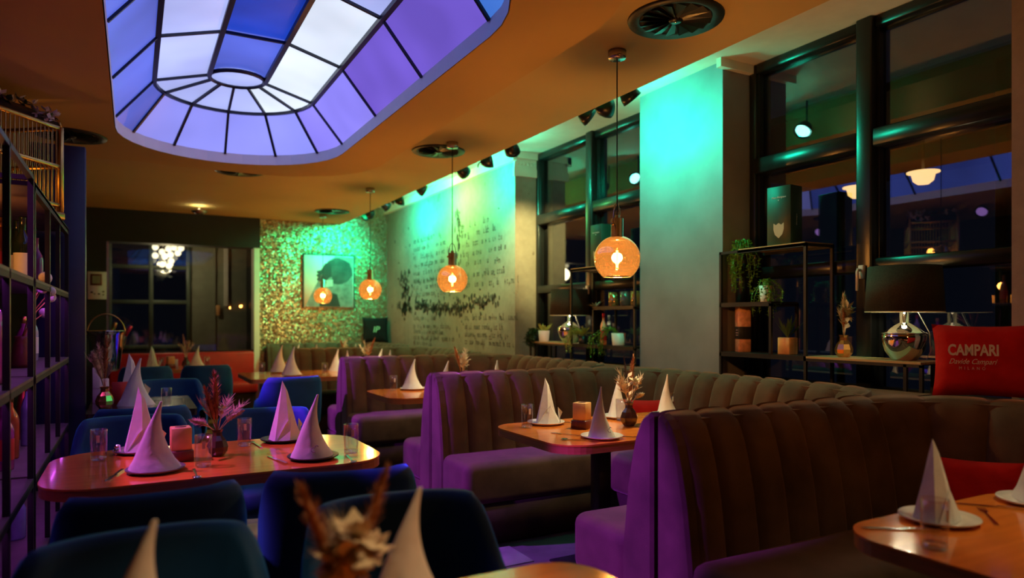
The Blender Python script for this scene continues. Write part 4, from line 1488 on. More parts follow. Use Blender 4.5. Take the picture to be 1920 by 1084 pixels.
for i, (x, y, z, pw, c_, tg, ang) in enumerate(WALLSPOTS):
    nth = ('second black spot head before the far window', 'first black spot head before the far window', 'black spot head over the concrete pillar', 'spot head at the near end of the written wall', 'spot head before the far window facing the pale reveal', 'spot head over the far window side', 'spot head lighting the yellow-green patch of the wall', 'spot head over the middle of the written wall', 'spot head over the far part of the written wall', 'spot head aimed at the mosaic wall', 'spot head in the far corner over the mosaic wall', 'added warm spot head hidden in the cove')[i]
    spot_head(x, y, z, tg, LENSC, nth, ZU, 'green wall washing spots')
    d = (Vector(tg) - Vector((x, y, z))).normalized()
    light('SPOT', Vector((x, y, z)) + d * 0.02, pw, c_, tg, 0.03, ang, 1.0)
for i, (x, y, z, pw, c_, tg, ang) in enumerate(CEILSPOTS):
    nth = ('violet', 'violet', 'violet', 'magenta', 'warm')[i]
    plc = ('above the left shelving middle', 'above the left shelving near end', 'above the left shelving far end', 'above the glossy left table', 'over the foreground table')[i]
    spot_head(x, y, z - 0.02, tg, LENSP if i < 4 else BULBW, '%s ceiling spot %s' % (nth, plc), ZI, 'coloured ceiling spots')
    d = (Vector(tg) - Vector((x, y, z - 0.02))).normalized()
    light('SPOT', Vector((x, y, z - 0.02)) + d * 0.03, pw, c_, tg, 0.04, ang, 0.5)

# ------------------------------------------------------------------ writing on the mural wall (X = XF face, reading along -Y)
rndt = random.Random(12)
ws = thing('mural_lettering', 'rows of worn black handwriting printed on the weathered wall', 'lettering', (XF - 0.002, 0, 0))


def wall_line(y0, length, z, size, m, wear):
    """one row of worn, unreadable print: broken letter strokes, words parted by gaps"""
    b = MB()
    y = y0
    while y > y0 - length:
        for _ in range(rndt.randint(2, 7)):
            if rndt.random() > wear:
                w_ = size * rndt.uniform(0.28, 0.5)
                h_ = size * rndt.choice((0.55, 0.55, 0.6, 0.95))
                st_ = size * 0.11
                k = rndt.randint(0, 4)
                zb = z - (size * 0.3 if rndt.random() < 0.12 else 0)
                bars = [(y, zb, st_, h_)]
                if k in (0, 1):
                    bars.append((y - w_ * 0.75, zb, st_, size * 0.55))
                if k in (0, 2):
                    bars.append((y, zb + size * 0.44, w_ * 0.9, st_))
                if k in (1, 2, 3):
                    bars.append((y, zb, w_ * 0.85, st_))
                if k == 4:
                    bars.append((y, zb + size * 0.25, w_ * 0.8, st_))
                for (yy, zz, dy, dz) in bars:
                    j = size * 0.04
                    b.add([(0, yy + rndt.uniform(-j, j), zz), (0, yy - dy, zz + rndt.uniform(-j, j)), (0, yy - dy + rndt.uniform(-j, j), zz + dz), (0, yy, zz + dz)], [(0, 1, 2, 3)])
            y -= size * 0.56
        y -= size * 0.5
    o = b.build('text_line', m, ws)
    o['kind'] = 'stuff'


for k, ln in enumerate((1.0, 1.25, 1.35, 1.1, 1.3, 0.9)):
    wall_line(9.40, ln, 2.42 - 0.115 * k, 0.085, INK, 0.25)
for k, ln in enumerate((0.7, 0.9, 1.1, 1.15, 1.0)):
    wall_line(7.75, ln, 2.44 - 0.115 * k, 0.085, INK, 0.35)
for k, ln in enumerate((0.9, 1.2, 1.3)):
    wall_line(9.40, ln, 1.86 - 0.10 * k, 0.085, INK, 0.25)
for k, ln in enumerate((0.9, 1.15)):
    wall_line(7.65, ln, 1.84 - 0.12 * k, 0.085, INK, 0.35)
for k, ln in enumerate((0.85, 1.3, 1.0, 1.3, 0.6)):
    wall_line(9.40, ln, 1.33 - 0.080 * k - (0.03 if k else 0), 0.075, INK, 0.15)
for k, ln in enumerate((1.15, 0.95, 1.05, 1.0)):
    wall_line(7.65, ln, 1.33 - 0.09 * k - (0.02 if k else 0), 0.078, INK, 0.12)
# torn dark paint flakes, each a thin chip on the wall
fk = thing('paint_flakes', 'torn band of flaking dark paint across the weathered wall', 'paint flakes', (XF - 0.001, 0, 0))
flk = MB()


def flake(y, z, sy, sz):
    pts = []
    n_ = 7
    for k in range(n_):
        a_ = 2 * PI * k / n_
        r_ = rndt.uniform(0.45, 1.0)
        pts.append((0, y + sy * r_ * math.cos(a_), z + sz * r_ * math.sin(a_)))
    flk.add(pts + [(-0.004, p[1], p[2]) for p in pts], [tuple(range(n_, 2 * n_))] + [(k, (k + 1) % n_, n_ + (k + 1) % n_, n_ + k) for k in range(n_)])


for _ in range(330):
    y = rndt.uniform(6.75, 9.35)
    zc = 1.515 + 0.05 * math.sin(y * 2.1)
    if y < 7.1 and rndt.random() < 0.5:
        continue
    flake(y, zc + rndt.gauss(0, 0.045), rndt.uniform(0.008, 0.035), rndt.uniform(0.015, 0.05))
for _ in range(110):
    flake(rndt.gauss(9.75, 0.13), rndt.choice([rndt.uniform(1.45, 2.05), rndt.gauss(1.5, 0.05), rndt.gauss(1.86, 0.10)]), rndt.uniform(0.01, 0.05), rndt.uniform(0.02, 0.07))
for _ in range(50):
    flake(rndt.gauss(7.85, 0.05), rndt.uniform(1.75, 2.7), rndt.uniform(0.008, 0.02), rndt.uniform(0.02, 0.06))
for _ in range(25):
    flake(rndt.uniform(6.6, 10.3), rndt.uniform(1.1, 2.7), rndt.uniform(0.006, 0.014), rndt.uniform(0.01, 0.05))
fo = flk.build('flake_chips', INK, fk)
fo['kind'] = 'stuff'

# ------------------------------------------------------------------ picture on the mosaic wall
pic = thing('framed_picture', 'unframed canvas print of a woman in profile on the mosaic wall', 'picture', (2.61, YB - 0.03, 1.92))
CANV = mat('pale grey canvas', (0.55, 0.55, 0.52), 0.7, var=0.15, scale=2)
CBLK = mat('print black', (0.012, 0.013, 0.014), 0.6, var=0.2)
CGRY = mat('print dark grey', (0.16, 0.16, 0.155), 0.6, var=0.4, scale=10)
CHAIR = mat('print smoky grey', (0.03, 0.035, 0.035), 0.6, var=0.6, scale=6)
MB().rbox(-0.39, 0.39, 0.0, 0.028, -0.40, 0.40, 0.004, 1).build('canvas', CANV, pic)
MB().box(-0.392, -0.372, -0.001, 0.029, -0.402, 0.402).build('canvas_edge', CBLK, pic)
MB().box(0.372, 0.392, -0.001, 0.029, -0.402, 0.402).build('canvas_edge', CBLK, pic)
MB().box(-0.392, 0.392, -0.001, 0.029, 0.385, 0.402).build('canvas_edge', CBLK, pic)


def flat(poly, y, m, nm):
    MB().add([(x, y, z) for x, z in poly], [tuple(range(len(poly)))]).build(nm, m, pic)


flat([(-0.36, -0.39), (0.36, -0.39), (0.36, 0.0), (0.37, 0.37), (0.1, 0.38), (-0.02, 0.3)], -0.0012, CGRY, 'printed_shade')
hr = []
rh = random.Random(4)
for k in range(28):
    a_ = 2 * PI * k / 28
    hr.append((0.14 + (0.215 + rh.uniform(-0.012, 0.012)) * math.cos(a_), 0.15 + (0.20 + rh.uniform(-0.012, 0.012)) * math.sin(a_)))
flat(hr, -0.0020, CHAIR, 'printed_hair')
flat([(-0.06, 0.27), (-0.10, 0.20), (-0.125, 0.165), (-0.19, 0.145), (-0.185, 0.125), (-0.165, 0.11), (-0.195, 0.085), (-0.185, 0.065), (-0.165, 0.055), (-0.19, 0.02), (-0.165, -0.005), (-0.09, 0.01), (-0.05, 0.0), (0.03, 0.08), (0.03, 0.25)], -0.0030, CBLK, 'printed_face')
flat([(-0.06, 0.03), (0.04, 0.06), (0.07, -0.06), (0.13, -0.12), (0.20, -0.16), (0.24, -0.39), (-0.20, -0.39), (-0.22, -0.24), (-0.18, -0.16), (-0.09, -0.12), (-0.07, -0.06)], -0.0026, CGRY, 'printed_shoulder')
flat([(-0.13, -0.22), (0.0, -0.17), (0.12, -0.20), (0.17, -0.39), (-0.15, -0.39)], -0.0034, CBLK, 'printed_dress')
for k in range(4):
    z = -0.085 + 0.026 * k
    flat([(-0.075, z), (0.055, z + 0.012), (0.055, z + 0.024), (-0.075, z + 0.014)], -0.0040, CANV, 'printed_necklace')

# certificate panel on the black wall
ce = thing('certificate', 'white notice panel with a small red framed picture on the black wall', 'notice', (-0.415, YB - 0.06, 1.78))
MB().rbox(-0.105, 0.105, 0.0, 0.01, -0.18, 0.18, 0.002, 1).build('panel', PAPER, ce)
MB().rbox(-0.075, 0.055, -0.012, 0.0, 0.0, 0.15, 0.003, 1).build('small_frame', ROSEW, ce)
MB().box(-0.055, 0.035, -0.014, -0.012, 0.025, 0.125).build('small_print', GREYWALL, ce)
for k, (x, z, s_) in enumerate(((-0.06, -0.09, 0.03), (-0.03, -0.11, 0.02), (0.02, -0.11, 0.025), (0.07, -0.08, 0.025), (0.07, -0.12, 0.02))):
    MB().box(x - s_ / 2, x + s_ / 2, -0.0015, 0.0, z - s_ / 3, z + s_ / 3).build('printed_mark', CBLK, ce)

# ------------------------------------------------------------------ cushions


def cushion(name, label, wd, ht, th, m, loc, rz, tilt, group='square cushions'):
    t = thing(name, label, 'cushion', loc, 0, group)
    n_ = 17
    b = MB()
    Mx = Matrix.Rotation(rz, 4, 'Z') @ Matrix.Rotation(tilt, 4, 'X') @ Matrix.Translation((0, 0, ht / 2))
    rc_ = random.Random(name + label)
    for s_ in (-1, 1):
        rows = []
        for i in range(n_):
            u = -1 + 2 * i / (n_ - 1)
            row = []
            for j in range(n_):
                v = -1 + 2 * j / (n_ - 1)
                f = max(0, (1 - u ** 4) * (1 - v ** 4)) ** 0.55
                pin = 1 - 0.07 * (1 - u * u) * abs(v) ** 3
                pin2 = 1 - 0.07 * (1 - v * v) * abs(u) ** 3
                wr_ = 0.004 * math.sin(9 * u + 5 * v) * f
                # creases running in from the edges
                wr_ += 0.006 * abs(u) ** 2 * math.sin(14 * v + 2 * u) * f
                row.append((u * wd / 2 * pin2, s_ * (th / 2 * f + wr_), v * ht / 2 * pin))
            rows.append(row)
        b.grid(rows, True, False, Mx)
    b.build('cover', m, t)
    return t, Mx


def print_on(t, Mx, me, nm, x, z, th, label=None):
    o = obj(nm, me, t, label)
    o.matrix_local = Mx @ Matrix.Translation((x, -th / 2 - 0.002, z)) @ Matrix.Rotation(PI / 2, 4, 'X')
    return o


c1, M1 = cushion('printed_cushion', 'big red cushion with white lettering on the bench ledge', 0.42, 0.335, 0.13, REDC, (3.37, 1.715, 0.978), -0.98, -0.12)
print_on(c1, M1, text_mesh('lettering', 'CAMPARI', 0.068, WHITEPRINT, 0.0006, 0.0, 0.0022), 'lettering', -0.055, 0.040, 0.134).scale.x *= 0.68
print_on(c1, M1, text_mesh('script_lettering', 'Davide Campari', 0.034, WHITEPRINT, 0.0006, 0.45), 'script_lettering', -0.06, -0.010, 0.134).scale.x *= 0.8
print_on(c1, M1, text_mesh('lettering', 'M  I  L  A  N  O', 0.019, PINKPRINT, 0.0006), 'lettering', -0.06, -0.040, 0.134).scale.x *= 0.8
cushion('red_cushion', 'bright red cushion on the seat of the middle booth', 0.36, 0.30, 0.12, REDC, (3.06, 3.72, 0.490), -0.62, -0.2)
cushion('red_cushion', 'dark shaded red cushion behind the bottom right table', 0.34, 0.27, 0.11, REDC, (3.02, 1.56, 0.490), -1.0, -0.2)
c4, M4 = cushion('black_cushion', 'black cushion with mint monogram in the far corner', 0.40, 0.40, 0.12, BLACKC, (3.28, 10.40, 0.975), -0.15, -0.1)
print_on(c4, M4, text_mesh('monogram', 'IP', 0.13, MINTPRINT, 0.0006, 0.2), 'monogram', 0.0, 0.0, 0.126)

# ------------------------------------------------------------------ window shelves (etageres)


def etagere(label, ys, flip):
    """ys: low-end y, divider y, tall-end y ; stands in the window niche"""
    t = thing('window_shelf', label, 'shelf', (0, 0, 0), 0, 'black metal window shelves')
    yl, yd, yt = ys
    x0, x1 = 3.50, 3.74
    r = 0.0085
    def post(x, y, z0, z1):
        MB().box(x - r, x + r, y - r, y + r, z0, z1).build('post', BLACK, t)
    def bar(p, q):
        a, b = [min(i, j) - r for i, j in zip(p, q)], [max(i, j) + r for i, j in zip(p, q)]
        MB().box(a[0], b[0], a[1], b[1], a[2], b[2]).build('rail', BLACK, t)
    def deck(ya, yb, z, m=SHELFWOOD):
        ya, yb = sorted((ya, yb))
        MB().box(x0 - r, x1 + r, ya, yb, z - 0.012, z).build('shelf_board', m, t)
        bar((x0, ya, z - 0.020), (x0, yb, z - 0.020))
        bar((x1, ya, z - 0.020), (x1, yb, z - 0.020))
    for x in (x0, x1):
        post(x, yt, 0.0, 1.79)
        post(x, yd, 0.0, 1.79)
        post(x, yl, 0.0, 1.10)
        ymid = yt + (yd - yt) * 0.62
        post(x, ymid, 1.11, 1.44)
        post(x, yl + (yd - yl) * 0.12, 0.0, 1.10)
    for y in (yt, yd):
        bar((x0, y, 1.78), (x1, y, 1.78))
    bar((x0, yt, 1.78), (x0, yd, 1.78))
    deck(yt + (yd - yt) * 0.24, yd, 1.795)
    deck(yt, ymid, 1.445, BLACK)
    deck(yt, yd, 1.115, BLACK)
    deck(yd, yl, 1.115)
    return t


etagere('stepped black shelf in the large right window', (2.085, 2.775, 3.45), 1)
etagere('stepped black shelf in the window beyond the pillar', (6.02, 5.28, 4.37), 1)


def table_lamp(x, y, z, label):
    t = thing('table_lamp', label, 'table lamp', (x, y, z), 0, 'chrome table lamps')
    MB().lathe([(0.0, 0.0), (0.062, 0.0), (0.066, 0.008), (0.095, 0.05), (0.112, 0.105), (0.114, 0.130), (0.108, 0.142), (0.070, 0.172), (0.045, 0.188), (0.030, 0.196), (0.022, 0.200), (0.022, 0.255), (0.0, 0.255)], 36).build('body', CHROME, t)
    MB().lathe([(0.107, 0.138), (0.118, 0.142), (0.107, 0.149)], 36, cap=False).build('shoulder_ring', CHROME, t)
    sd = MB().lathe([(0.186, 0.258), (0.190, 0.256), (0.176, 0.500), (0.172, 0.498)], 44, cap=False).build('shade', SHADE, t)
    MB().lathe([(0.1845, 0.262), (0.1715, 0.496)], 44, cap=False).build('shade_lining', SHADEIN, sd)
    MB().tube([(0.188 * math.cos(2 * PI * k / 40), 0.188 * math.sin(2 * PI * k / 40), 0.258) for k in range(41)], 0.003, 5, False).build('shade_trim', SHADEIN, sd)
    MB().lathe([(0.0, 0.255), (0.016, 0.26), (0.026, 0.30), (0.024, 0.34), (0.0, 0.36)], 14).build('bulb', BULBW, t)
    cd = [(0.02, -0.06, 0.26), (0.03, -0.115, 0.15), (0.03, -0.122, 0.05), (0.03, -0.10, 0.004), (0.05, -0.17, 0.004)]
    MB().tube(cd, 0.0025, 5).build('cord', CHINA, t)
    light('POINT', (x, y, z + 0.31), 22, (1.0, 0.82, 0.50), size=0.03)
    return t


table_lamp(3.62, 2.25, 1.1155, 'chrome table lamp with dark drum shade in the right window')
table_lamp(3.62, 5.49, 1.1155, 'chrome table lamp with dark drum shade beyond the pillar')


def box_with(name, label, cat, sx, sy, h, m, loc, rz=0.0, group=None):
    t = thing(name, label, cat, loc, rz, group)
    MB().rbox(-sx / 2, sx / 2, -sy / 2, sy / 2, 0, h, 0.002, 1).build('carton', m, t)
    return t


def champagne_box(loc, label, rz=0.0):
    # narrow card box: printed face towards -X
    t = box_with('gift_box', label, 'box', 0.125, 0.165, 0.37, GREENBOX, loc, rz, 'tall dark green gift boxes')
    sh_ = [(-0.036, 0.14), (-0.018, 0.128), (0.0, 0.140), (0.018, 0.128), (0.036, 0.14), (0.036, 0.10), (0.026, 0.068), (0.0, 0.045), (-0.026, 0.068), (-0.036, 0.10)]
    MB().add([(-0.0632, y, z) for y, z in sh_] + [(-0.0645, y, z) for y, z in sh_], [tuple(range(10, 20))] + [(k, (k + 1) % 10, 10 + (k + 1) % 10, 10 + k) for k in range(10)]).build('shield_label', SHIELD, t)
    me = text_mesh('lettering', 'Dom Perignon', 0.017, WHITEPRINT, 0.0004, 0.15)
    o = obj('lettering', me, t)
    o.rotation_euler = (PI / 2, 0, -PI / 2)
    o.location = (-0.0636, 0, 0.30)
    MB().lathe([(0.0, 0.0), (0.005, 0.0005), (0.0, 0.001)], 5, M=Matrix.Translation((-0.0636, 0, 0.282)) @ Matrix.Rotation(-PI / 2, 4, 'Y')).build('star_mark', WHITEPRINT, t)
    me = text_mesh('side_lettering', 'Dom Perignon', 0.012, WHITEPRINT, 0.0004)
    o = obj('side_lettering', me, t)
    o.matrix_local = Matrix.Translation((0.0, -0.0836, 0.16)) @ Matrix.Rotation(PI / 2, 4, 'X') @ Matrix.Rotation(PI / 2, 4, 'Z')
    return t


champagne_box((3.60, 3.01, 1.7955), 'dark green gift box with pale shield in the right window', 0.12)
champagne_box((3.62, 4.98, 1.7955), 'dark gift box with pale shield behind the near pendant', 0.0)
pb = box_with('gift_box', 'peach patterned gift box with black label on the right shelf', 'box', 0.08, 0.085, 0.315, PEACH, (3.60, 3.35, 1.1155), -0.5)
MB().rbox(-0.0405, 0.0405, -0.043, 0.043, 0.085, 0.17, 0.001, 1).build('label_band', CBLK, pb)
for z, wd_ in ((0.146, 0.03), (0.128, 0.045), (0.112, 0.04)):
    MB().box(-0.0412, -0.0404, -wd_ / 2, wd_ / 2, z - 0.002, z + 0.002).build('printed_line', PINKPRINT, pb)


def leaf_quad(b, o, d, ln, wd):
    d = Vector(d).normalized()
    s_ = d.cross(Vector((0.31, 0.17, 0.93))).normalized() * wd
    o = Vector(o)
    b.add([o, o + d * ln * 0.5 + s_, o + d * ln, o + d * ln * 0.5 - s_], [(0, 1, 2, 3)])


def trailing(t, origin, n_, length, spread, m, rnd, lsz=0.02, toward=(-1, 0), rise=0.06, fan=1.5):
    base = math.atan2(toward[1], toward[0])
    for k in range(n_):
        a_ = base + rnd.uniform(-fan, fan)
        L_ = length * rnd.uniform(0.55, 1.0)
        r_ = spread * rnd.uniform(0.6, 1.2)
        pts = []
        for q in range(11):
            f = q / 10
            x = r_ * min(1, 2.2 * f) * math.cos(a_) + 0.012 * math.sin(7 * f + k)
            y = r_ * min(1, 2.2 * f) * math.sin(a_) + 0.012 * math.cos(6 * f + k)
            z = rise * math.sin(min(1, f * 3) * PI * 0.8) - L_ * max(0, f - 0.15) ** 1.1
            pts.append(Vector(origin) + Vector((x, y, z)))
        b = MB().tube(pts, 0.0016, 4)
        for q in range(34):
            f = q / 34 * 9.99
            i = int(f)
            o = pts[i].lerp(pts[i + 1], f - i)
            leaf_quad(b, o, (rnd.uniform(-1, 1), rnd.uniform(-1, 1), rnd.uniform(-0.5, 0.6)), lsz * rnd.uniform(0.7, 1.2), lsz * 0.33)
        b.build('trailing_stem', m, t)


def pot(t, r, h, m):
    MB().lathe([(0.0, 0.0), (r * 0.80, 0.0), (r * 0.83, 0.006), (r, h), (r * 0.93, h), (r * 0.9, h - 0.012), (0.0, h - 0.012)], 22).build('pot', m, t)


rp_ = random.Random(9)
PG = 'potted plants on the window shelves'
t = thing('trailing_plant', 'bright green trailing plant at the top left of the right shelf', 'plant', (3.60, 3.36, 1.445), 0, PG)
MB().lathe([(0.0, 0.0), (0.04, 0.0), (0.05, 0.26), (0.045, 0.26), (0.0, 0.25)], 18).build('pot', BLACKG, t)
trailing(t, (0, 0, 0.33), 16, 0.42, 0.09, LEAF, rp_, 0.026, (-1, 0.2), 0.10, 2.4)
t = thing('trailing_plant', 'pale cup pot with hanging green stems on the middle right shelf', 'plant', (3.58, 3.14, 1.4455), 0, PG)
pot(t, 0.042, 0.105, CHINA)
trailing(t, (0, 0, 0.10), 12, 0.30, 0.095, LEAF, rp_, 0.022, (-0.8, -0.3), 0.05, 1.7)
t = thing('succulent_pot', 'square pale pot with spiky dark plant on the right shelf', 'plant', (3.58, 2.97, 1.1155), 0, PG)
MB().rbox(-0.04, 0.04, -0.045, 0.045, 0, 0.105, 0.004, 1).build('pot', ONYX, t)
for k in range(14):
    a_ = 2 * PI * k / 14 + 0.3
    b = MB()
    d = Vector((math.cos(a_) * rp_.uniform(0.4, 1), math.sin(a_) * rp_.uniform(0.4, 1), rp_.uniform(0.6, 1.5)))
    leaf_quad(b, (0, 0, 0.10), d, rp_.uniform(0.09, 0.17), 0.009)
    b.build('leaf', LEAFD, t)
bouquet('flower_vase', 'amber glass vase of dried flowers beside the right table lamp', 3.58, 2.58, 1.1155, 51, GOLDV, FM, 1.30, 0.6, [('plume', -0.32, 0.0, 1, 0.10, 0.016, 1), ('plume', 0.02, 0.0, 1, 0.16, 0.016, 2), ('frond', 0.0, 0.1, 1, 0.12, 0.045, 2), ('bloom', 0.0, -0.1, 1, 0.13, 0.04, 2), ('bloom', -0.15, -0.1, 1, 0.10, 0.035, 2), ('bloom', 0.22, -0.1, 1, 0.11, 0.04, 2), ('plume', 0.28, 0.0, 1, 0.11, 0.02, 0), ('leaf', -0.1, -0.15, 1, 0.12, 0.05, 2), ('leaf', 0.15, -0.1, 1, 0.12, 0.05, 1)])

# far shelf
t = thing('potted_succulent', 'white pot of pale succulents left of the far table lamp', 'plant', (3.56, 5.86, 1.1155), 0, PG)
pot(t, 0.058, 0.11, CHINA)
for k in range(16):
    b = MB()
    a_ = 2 * PI * k / 16
    leaf_quad(b, (0.02 * math.cos(a_), 0.02 * math.sin(a_), 0.10), (math.cos(a_) * 0.7, math.sin(a_) * 0.7, rp_.uniform(0.5, 1.3)), rp_.uniform(0.07, 0.12), 0.014)
    b.build('leaf', LEAFP, t)
t = thing('trailing_plant', 'dark ivy hanging over the left end of the far shelf', 'plant', (3.52, 5.98, 1.1155), 0, PG)
pot(t, 0.035, 0.07, BLACKG)
trailing(t, (0, 0, 0.075), 13, 0.20, 0.085, LEAFD, rp_, 0.034, (-1, 0.6), 0.05, 1.6)
t = thing('fern_pot', 'feathery pale fern in front of the far table lamp', 'plant', (3.55, 5.17, 1.1155), 0, PG)
pot(t, 0.045, 0.07, BLACKG)
for k in range(26):
    a_ = PI + rp_.uniform(-1.9, 1.9)
    b = MB()
    d = Vector((math.cos(a_), math.sin(a_), rp_.uniform(0.5, 1.6)))
    frond(b, (0, 0, 0.065), d, rp_.uniform(0.14, 0.24), rp_, 18, 0.026, 0.005)
    b.build('fern_frond', LEAFP, t)
trailing(t, (-0.03, 0.06, 0.08), 7, 0.24, 0.09, LEAFP, rp_, 0.02, (-1, 0.8), 0.05, 0.8)
t = thing('trailing_plant', 'white pot with green stems spilling left on the far shelf', 'plant', (3.56, 4.66, 1.1155), 0, PG)
pot(t, 0.062, 0.105, CHINA)
trailing(t, (0, 0.02, 0.10), 12, 0.30, 0.20, LEAF, rp_, 0.022, (-0.6, 1.0), 0.06, 0.7)
t = thing('air_plant', 'small grey air plant on the edge of the far upper shelf', 'plant', (3.50, 4.90, 1.4455), 0, PG)
for k in range(14):
    b = MB()
    a_ = 2 * PI * k / 14
    leaf_quad(b, (0, 0, 0.0), (math.cos(a_), math.sin(a_), rp_.uniform(0.1, 0.9)), rp_.uniform(0.06, 0.10), 0.008)
    b.build('leaf', mat('silver leaf', (0.35, 0.42, 0.36), 0.6), t)


def bottle(loc, label, m, h=0.28, r=0.034, cap=None, lab_m=None, group=None, name='bottle'):
    t = thing(name, label, 'bottle', loc, 0, group)
    bd = MB().lathe([(0.0, 0.0), (r * 0.95, 0.0), (r, 0.01), (r, h * 0.58), (r * 0.85, h * 0.66), (r * 0.38, h * 0.78), (r * 0.34, h * 0.97), (r * 0.40, h * 0.975), (r * 0.40, h), (0.0, h)], 16).build('body', m, t)
    if cap:
        MB().lathe([(r * 0.42, h * 0.86), (r * 0.42, h * 1.005), (0.0, h * 1.01)], 12).build('cap', cap, bd)
    if lab_m:
        MB().lathe([(r * 1.01, h * 0.15), (r * 1.012, h * 0.16), (r * 1.012, h * 0.46), (r * 1.01, h * 0.47)], 16, cap=False).build('label_band', lab_m, bd)
    return t


bottle((3.53, 4.83, 1.1155), 'slim peach coloured bottle standing on the far shelf', PEACH, 0.27, 0.028, FOILR, REDCARD)
for k, (y, m_) in enumerate(((4.78, GOLDV), (4.62, SMOKEV), (4.48, GOLDV))):
    t = thing('candle_jar', ('left amber candle jar on the far upper shelf', 'middle smoky candle jar on the far upper shelf', 'right amber candle jar on the far upper shelf')[k], 'candle jar', (3.60, y, 1.4455), 0, 'candle jars')
    MB().lathe([(0.0, 0.0), (0.04, 0.0), (0.045, 0.01), (0.045, 0.12), (0.041, 0.12), (0.041, 0.012), (0.0, 0.01)], 18).build('jar', m_, t)
    MB().lathe([(0.0, 0.012), (0.038, 0.012), (0.038, 0.06), (0.0, 0.06)], 16).build('wax', CREAMF, t)

# ------------------------------------------------------------------ left shelving with cage and bottles
def rack(label, y0, y1, ztop, levels, ys):
    t = thing('display_rack', label, 'shelf', (0, 0, 0), 0, 'black display racks at left')
    x0, x1 = -0.95, -0.385
    r = 0.011
    for x in (x0, x1):
        for y in ys:
            MB().box(x - r, x + r, y - r, y + r, 0, ztop).build('post', BLACK, t)
    for z in levels:
        sb = MB().box(x0 - r, x1 + r, y0, y1, z - 0.012, z).build('shelf_board', PINKSHELF, t)
        for x in (x0, x1):
            MB().box(x - r, x + r, y0, y1, z - 0.036, z - 0.012).build('rail', BLACKWALL, t)
        if 0.3 < z < 1.9:
            MB().box(x1 - 0.026, x1 - 0.013, y0 + 0.03, y1 - 0.03, z - 0.019, z - 0.0125).build('led_strip', LEDP, sb, 'violet light strip under the shelf board')
    for y in (y0, y1):
        MB().box(x0, x1, y - r, y + r, ztop - 0.02, ztop).build('rail', BLACK, t)
    for x in (x0, x1):
        MB().box(x - r, x + r, y0, y1, ztop - 0.02, ztop).build('rail', BLACK, t)
    return t


LEDP = emis('violet light strip', (0.75, 0.10, 1.0), 14.0)
PINKSHELF = mat('dusky shelf board', (0.12, 0.08, 0.10), 0.6, var=0.2)
rack('near black display rack at the left edge', 2.28, 3.60, 1.95, [0.22, 0.652, 1.087, 1.51], [2.28, 2.94, 3.59])
rack('far black display rack below the birdcage', 3.64, 5.42, 1.93, [0.22, 0.652, 1.087, 1.51, 1.925], [3.65, 4.25, 4.80, 5.41])
np_ = MB().rbox(-0.60, -0.285, 5.50, 5.62, 0, 2.50, 0.004, 1).build('end_panel_post', NAVY)
tag(np_, 'tall navy blue panel at the end of the left shelving', 'panel')
BG = 'bottles on the left display racks'
specs = [
    (3.05, 1.51, PINKB, 0.30, 0.05, None, None, 'magenta bottle on the upper near rack'),
    (3.35, 1.51, BOTTLEG, 0.30, 0.036, FOILR, PAPER, 'dark bottle with pale label on the upper near rack'),
    (2.80, 1.087, CLEARB, 0.26, 0.04, None, None, 'milky blue bottle at the left edge of the near rack'),
    (3.10, 0.652, CLEARB, 0.30, 0.04, None, PAPER, 'milky bottle with label on the lower near rack'),
    (3.38, 0.652, AMBERB, 0.28, 0.04, BRASS, None, 'amber bottle on the lower near rack'),
    (2.85, 0.652, PINKB, 0.22, 0.05, None, None, 'squat magenta bottle on the lower near rack'),
    (3.82, 1.51, AMBERB, 0.26, 0.035, BRASS, None, 'amber bottle behind the posts on the upper far rack'),
    (4.02, 1.51, AMBERB, 0.30, 0.035, BRASS, REDCARD, 'amber bottle with red label on the upper far rack'),
    (4.42, 1.51, BOTTLEG, 0.36, 0.040, None, PAPER, 'first tall dark bottle with lilac label on the far rack'),
    (4.60, 1.51, BOTTLEG, 0.36, 0.040, None, PAPER, 'second tall dark bottle with lilac label on the far rack'),
    (4.90, 1.51, PINKB, 0.30, 0.036, None, None, 'pink bottle at the far end of the upper rack'),
    (4.95, 1.087, CLEARB, 0.30, 0.035, FOILR, PAPER, 'pale bottle with red cap at the far rack end'),
    (4.72, 1.087, PINKB, 0.26, 0.035, BRASS, PINKPRINT, 'pink bottle with label on the middle far rack'),
    (3.85, 0.652, PINKB, 0.30, 0.04, None, REDCARD, 'pink bottle with red label on the lower far rack'),
    (4.15, 0.652, AMBERB, 0.32, 0.04, BRASS, None, 'tall amber bottle on the lower far rack'),
    (4.55, 0.652, CLEARB, 0.34, 0.03, FOILR, CLEARB, 'slim blue bottle on the lower far rack'),
    (4.80, 0.652, FOILR, 0.34, 0.03, None, None, 'slim red bottle on the lower far rack'),
    (5.05, 0.652, PINKB, 0.34, 0.03, None, None, 'slim magenta bottle at the far end of the lower rack'),
    (3.0, 0.22, PINKB, 0.26, 0.05, None, None, 'magenta bottle on the bottom near rack'),
    (4.3, 0.22, CLEARB, 0.26, 0.05, None, None, 'milky blue bottle on the bottom far rack'),
]
for (y, z, m_, h, r, cp_, lm, lab) in specs:
    bottle((-0.50 - 0.06 * rp_.random(), y, z + 0.0005), lab, m_, h, r, cp_, lm, BG, 'display_bottle')
